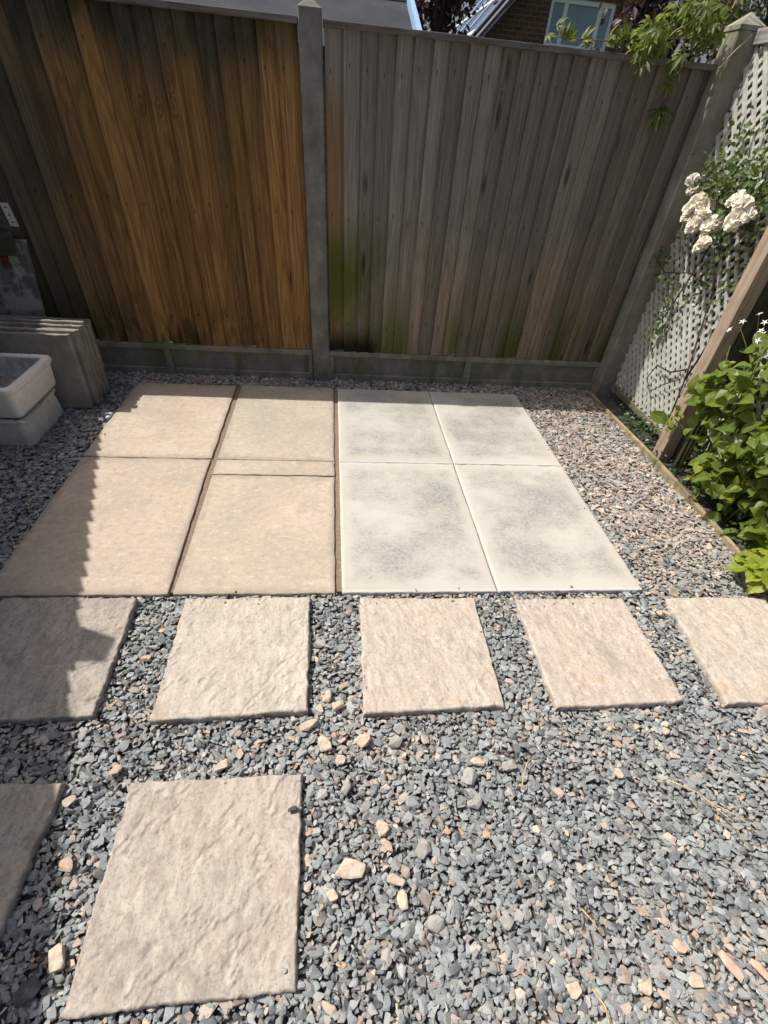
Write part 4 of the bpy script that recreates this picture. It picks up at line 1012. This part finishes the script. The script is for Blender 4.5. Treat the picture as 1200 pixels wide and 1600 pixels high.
for x, z in [(1.02, 1.57), (1.06, 1.60), (1.10, 1.575), (1.13, 1.565), (1.20, 1.57), (1.25, 1.565), (1.32, 1.575), (1.37, 1.565), (1.42, 1.57), (1.45, 1.58), (1.40, 1.585)]:
    cleaf((x, 3.385, z), Vector((random.uniform(-.6, .8), random.uniform(-.6, .2), random.uniform(.0, 1.2))), random.uniform(.8, 1.35))
for k in range(4): cleaf((1.655+random.uniform(-.01, .02), 3.325, 1.375-.006*k), Vector((random.uniform(-1, 1), -.4, random.uniform(-.9, .1))), random.uniform(1.1, 1.4))
for z in (1.50, 1.46, 1.53): cleaf((1.69+random.uniform(-.03, .03), 3.33, z), Vector((random.uniform(-1, .6), -.5, -.5)), .9)
# a dry stalk over the post
MB().tube([(1.86, 3.27, 1.52), (1.90, 3.265, 1.575), (1.955, 3.262, 1.63)], .0025, 4, .0015).tube([(1.83, 3.3, 1.70), (1.85, 3.3, 1.79), (1.87, 3.3, 1.9)], .003, 4, .002).tube([(1.55, 3.33, 1.56), (1.60, 3.31, 1.62), (1.70, 3.30, 1.67)], .002, 4, .0015).build('dry_stalk', 'dry_straw', cr)

# ------------------------------------------------------------------ beyond the fence
def crown(cx, cy, cz, rx, ry, rz, n, L, mat, parent, seed, clumps=26):
    q = random.Random(seed); b_ = MB(); cl = []
    for i in range(clumps):
        d = Vector((q.gauss(0, 1), q.gauss(0, 1), q.gauss(0, 1))).normalized()*q.uniform(.45, 1.); cl.append((Vector((cx+d.x*rx, cy+d.y*ry, cz+d.z*rz)), q.uniform(.13, .27)*min(rx, rz)*1.3))
    for i in range(n):
        c, r = q.choice(cl); d = Vector((q.gauss(0, 1), q.gauss(0, 1), q.gauss(0, 1)))*.6*r; p = c+d; ll = L*q.uniform(.6, 1.3)
        m_ = Matrix.Translation(p) @ orient(Vector((q.uniform(-1, 1), q.uniform(-1, 1), q.uniform(-1, .5))), Vector((q.uniform(-1, 1), q.uniform(-1, .4), q.uniform(-.2, 1))))
        b_.add([m_ @ Vector(v) for v in ((0, 0, 0), (ll*.45, -ll*.26, 0), (ll, 0, -.1*ll), (ll*.45, ll*.26, 0))], [(0, 1, 2), (0, 2, 3)])
    return stuff(b_.build('crown', mat, parent))
def tree(label, x, y, cz, rx, rz, n, L, mat, seed, cat='tree'):
    t = thing('tree', label, cat, (x, y, -.1)); b_ = MB().tube([(x, y, -.1), (x+.04, y, cz*.5), (x, y, cz+rz*.3)], .07, 8, .03)
    q = random.Random(seed)
    for i in range(7):
        a = q.uniform(0, 6.28); b_.tube([(x+.02, y, cz*.55+i*.08), (x+math.cos(a)*rx*.5, y+math.sin(a)*rx*.4, cz+q.uniform(-.3, .3)*rz), (x+math.cos(a)*rx*.85, y+math.sin(a)*rx*.7, cz+q.uniform(-.4, .6)*rz)], .025, 5, .008)
    b_.build('trunk', 'bark', t, smooth=True); crown(x, y, cz, rx, rx, rz, n, L, mat, t, seed); return t
tree('dark purple leaved tree between the felt roof and the solar panels', 1.17, 8.3, 2.50, .56, .80, 8000, .08, 'purple_leaf', 11)
tree('purple leaved tree behind the creeper by the corner post', 3.35, 7.0, 2.35, .75, .70, 3600, .085, 'purple_leaf', 12)
tree('grey green feathery conifer behind the corner post', 3.75, 5.9, 2.5, .85, 1.05, 9000, .055, 'conifer_leaf', 13)
# garden building with a felt roof and blue edge
gb = thing('garden_building', 'low building with a grey mineral felt roof and pale blue edge board behind the fence', 'shed', (-1.8, 5.2, -.1))
MB().box(-4.2, .50, 4.75, 6.6, -.1, 1.50).build('wall', 'capping_timber', gb)
MB().add([(-4.3, 4.62, 1.545), (.57, 4.62, 1.545), (.57, 5.68, 1.868), (-4.3, 5.68, 1.868), (-4.3, 4.62, 1.50), (.57, 4.62, 1.50), (.57, 5.68, 1.823), (-4.3, 5.68, 1.823)], [(0, 1, 2, 3), (7, 6, 5, 4), (4, 5, 1, 0), (5, 6, 2, 1), (6, 7, 3, 2), (7, 4, 0, 3)]).build('roof', 'mineral_felt', gb)
MB().add([(-4.3, 5.70, 1.868), (.57, 5.70, 1.868), (.57, 6.8, 1.50), (-4.3, 6.8, 1.50)], [(0, 1, 2, 3)]).build('roof', 'mineral_felt', gb)
MB().beam((.592, 4.60, 1.53), (.592, 5.70, 1.865), .035, .12).build('edge_board', 'blue_paint', gb)
MB().box(-4.3, .575, 5.66, 5.72, 1.872, 1.89).build('ridge_strip', 'aluminium', gb)
# brick house with gable, window and solar panels
kx = 16/12
hs_ = thing('house', 'red brick house gable with a white window and solar panels on its left roof slope', 'house', (5.45, 16, -.1))
apx, apz, yw = 5.45, 4.55, 16.
def gl(z): return apx-(apz-z)/.92
def gr_(z): return apx+(apz-z)/.97
wx0, wx1, wz0, wz1 = 4.77, 6.24, 2.60, 3.30
zb = 1.9
V = [(gl(zb), yw, -.1), (gr_(zb), yw, -.1), (gr_(zb), yw, zb), (apx, yw, apz), (gl(zb), yw, zb)]
wall_V = V+[(wx0, yw, wz0), (wx1, yw, wz0), (wx1, yw, wz1), (wx0, yw, wz1)]
wall_F = [(0, 1, 6, 5), (1, 2, 7, 6), (2, 3, 8, 7), (3, 4, 5, 8), (4, 0, 5)]
nb = len(wall_V); wall_V += [(wx0, yw+.12, wz0), (wx1, yw+.12, wz0), (wx1, yw+.12, wz1), (wx0, yw+.12, wz1)]
wall_F += [(5, 6, nb+1, nb), (6, 7, nb+2, nb+1), (7, 8, nb+3, nb+2), (8, 5, nb, nb+3)]
wall_V += [(gl(zb), 25., -.1), (gl(zb), 25., zb), (gr_(zb), 25., -.1), (gr_(zb), 25., zb)]; q0 = nb+4
wall_F += [(0, 4, q0+1, q0), (2, 1, q0+2, q0+3)]
obj('wall', wall_V, wall_F, 'red_brick', hs_)
def slope(s, name):
    e = gl(1.75) if s < 0 else gr_(1.75); y0, y1 = yw-.25, 25.2
    V = [(e, y0, 1.80), (apx, y0, apz+.07), (apx, y1, apz+.07), (e, y1, 1.80), (e, y0, 1.88), (apx, y0, apz+.15), (apx, y1, apz+.15), (e, y1, 1.88)]
    return MB().add(V, [(3, 2, 1, 0), (4, 5, 6, 7), (0, 1, 5, 4), (1, 2, 6, 5), (2, 3, 7, 6), (3, 0, 4, 7)]).build(name, 'roof_tile', hs_)
rl_ = slope(-1, 'roof'); slope(1, 'roof')
for s in (-1, 1):
    e = gl(1.7) if s < 0 else gr_(1.7)
    MB().beam((e, yw-.27, 1.72), (apx, yw-.27, apz+.03), .03, .22, (0, 1, 0)).build('barge_board', 'barge_board', hs_)
for i in range(4):
    for j in range(4):
        t0, t1 = .06+.23*i, .06+.23*i+.215; y0 = 16.3+j*1.68; y1 = y0+1.62; dx = apx-gl(1.75); dz = apz+.15-1.88; ex = gl(1.75)
        nrm = Vector((-dz, 0, dx)).normalized()*.06
        c = [Vector((ex+dx*a, y, 1.88+dz*a))+nrm for a, y in ((t0, y0), (t1, y0), (t1, y1), (t0, y1))]; lo = [v-nrm*.7 for v in c]
        p = MB().add(c+lo, [(0, 3, 2, 1), (0, 1, 5, 4), (1, 2, 6, 5), (2, 3, 7, 6), (3, 0, 4, 7)]).build('solar_panel', 'solar_cell', rl_)
        fm = MB()
        for a in range(4): fm.beam(c[a]+nrm*.1, c[(a+1) % 4]+nrm*.1, .05, .03, nrm)
        fm.build('panel_frame', 'aluminium', rl_)
wn = MB()
yf = yw+.03
wn.box(wx0, wx1, yf, yf+.06, wz0, wz0+.07).box(wx0, wx1, yf, yf+.06, wz1-.07, wz1).box(wx0, wx0+.07, yf, yf+.06, wz0+.0701, wz1-.0701).box(wx1-.07, wx1, yf, yf+.06, wz0+.0701, wz1-.0701)
ml = (5.13, 5.92)
for mx_ in ml: wn.box(mx_-.045, mx_+.045, yf, yf+.06, wz0+.0701, wz1-.0701)
win = wn.build('window', 'white_upvc', hs_)
for a, c in ((wx0+.06, ml[0]-.04), (ml[0]+.04, ml[1]-.04), (ml[1]+.04, wx1-.06)): MB().box(a, c, yf+.025, yf+.035, wz0+.06, wz1-.06).build('pane', 'window_glass', win)
MB().box(wx0-.1, wx1+.1, yw+.55, yw+.60, wz0-.2, wz1+.2).build('room_wall', 'room_wall', win)
cu = MB()
for c0, c1 in ((5.20, 5.36), (5.58, 5.90), (5.97, 6.22), (4.80, 4.90)):
    kk = int((c1-c0)/.02)
    for q in range(kk):
        xa = c0+(c1-c0)*q/kk; cu.box(xa, xa+(c1-c0)/kk*.92, yw+.14+.02*(q % 2), yw+.15+.02*(q % 2), wz0+.02, wz1-.02)
cu.build('curtain', 'curtain_cloth', win)
MB().box(wx0-.05, wx1+.05, yw-.06, yw+.029, wz0-.06, wz0-.002).build('sill', 'white_upvc', win)
# farther house: roof slope and ridge
h2 = thing('house', 'farther house with a blue grey tiled roof right of the brick gable', 'house', (9.5, 21, -.1))
MB().box(7.2, 14, 18.2, 23.8, -.1, 2.1).build('wall', 'red_brick', h2)
MB().add([(7.0, 18.0, 2.05), (14.2, 18.0, 2.05), (14.2, 21., 3.95), (7.0, 21., 3.78), (7.0, 24, 2.05), (14.2, 24, 2.05)], [(0, 1, 2, 3), (3, 2, 5, 4), (0, 3, 4), (1, 5, 2)]).build('roof', 'slate_blue_tile', h2)
rt = MB()
for i in range(22): rt.box(7.0+i*.328, 7.0+i*.328+.315, 20.9, 21.1, 3.76+i*.0077, 3.85+i*.0077+.015*(i % 2))
rt.build('ridge_tiles', 'roof_tile', h2)
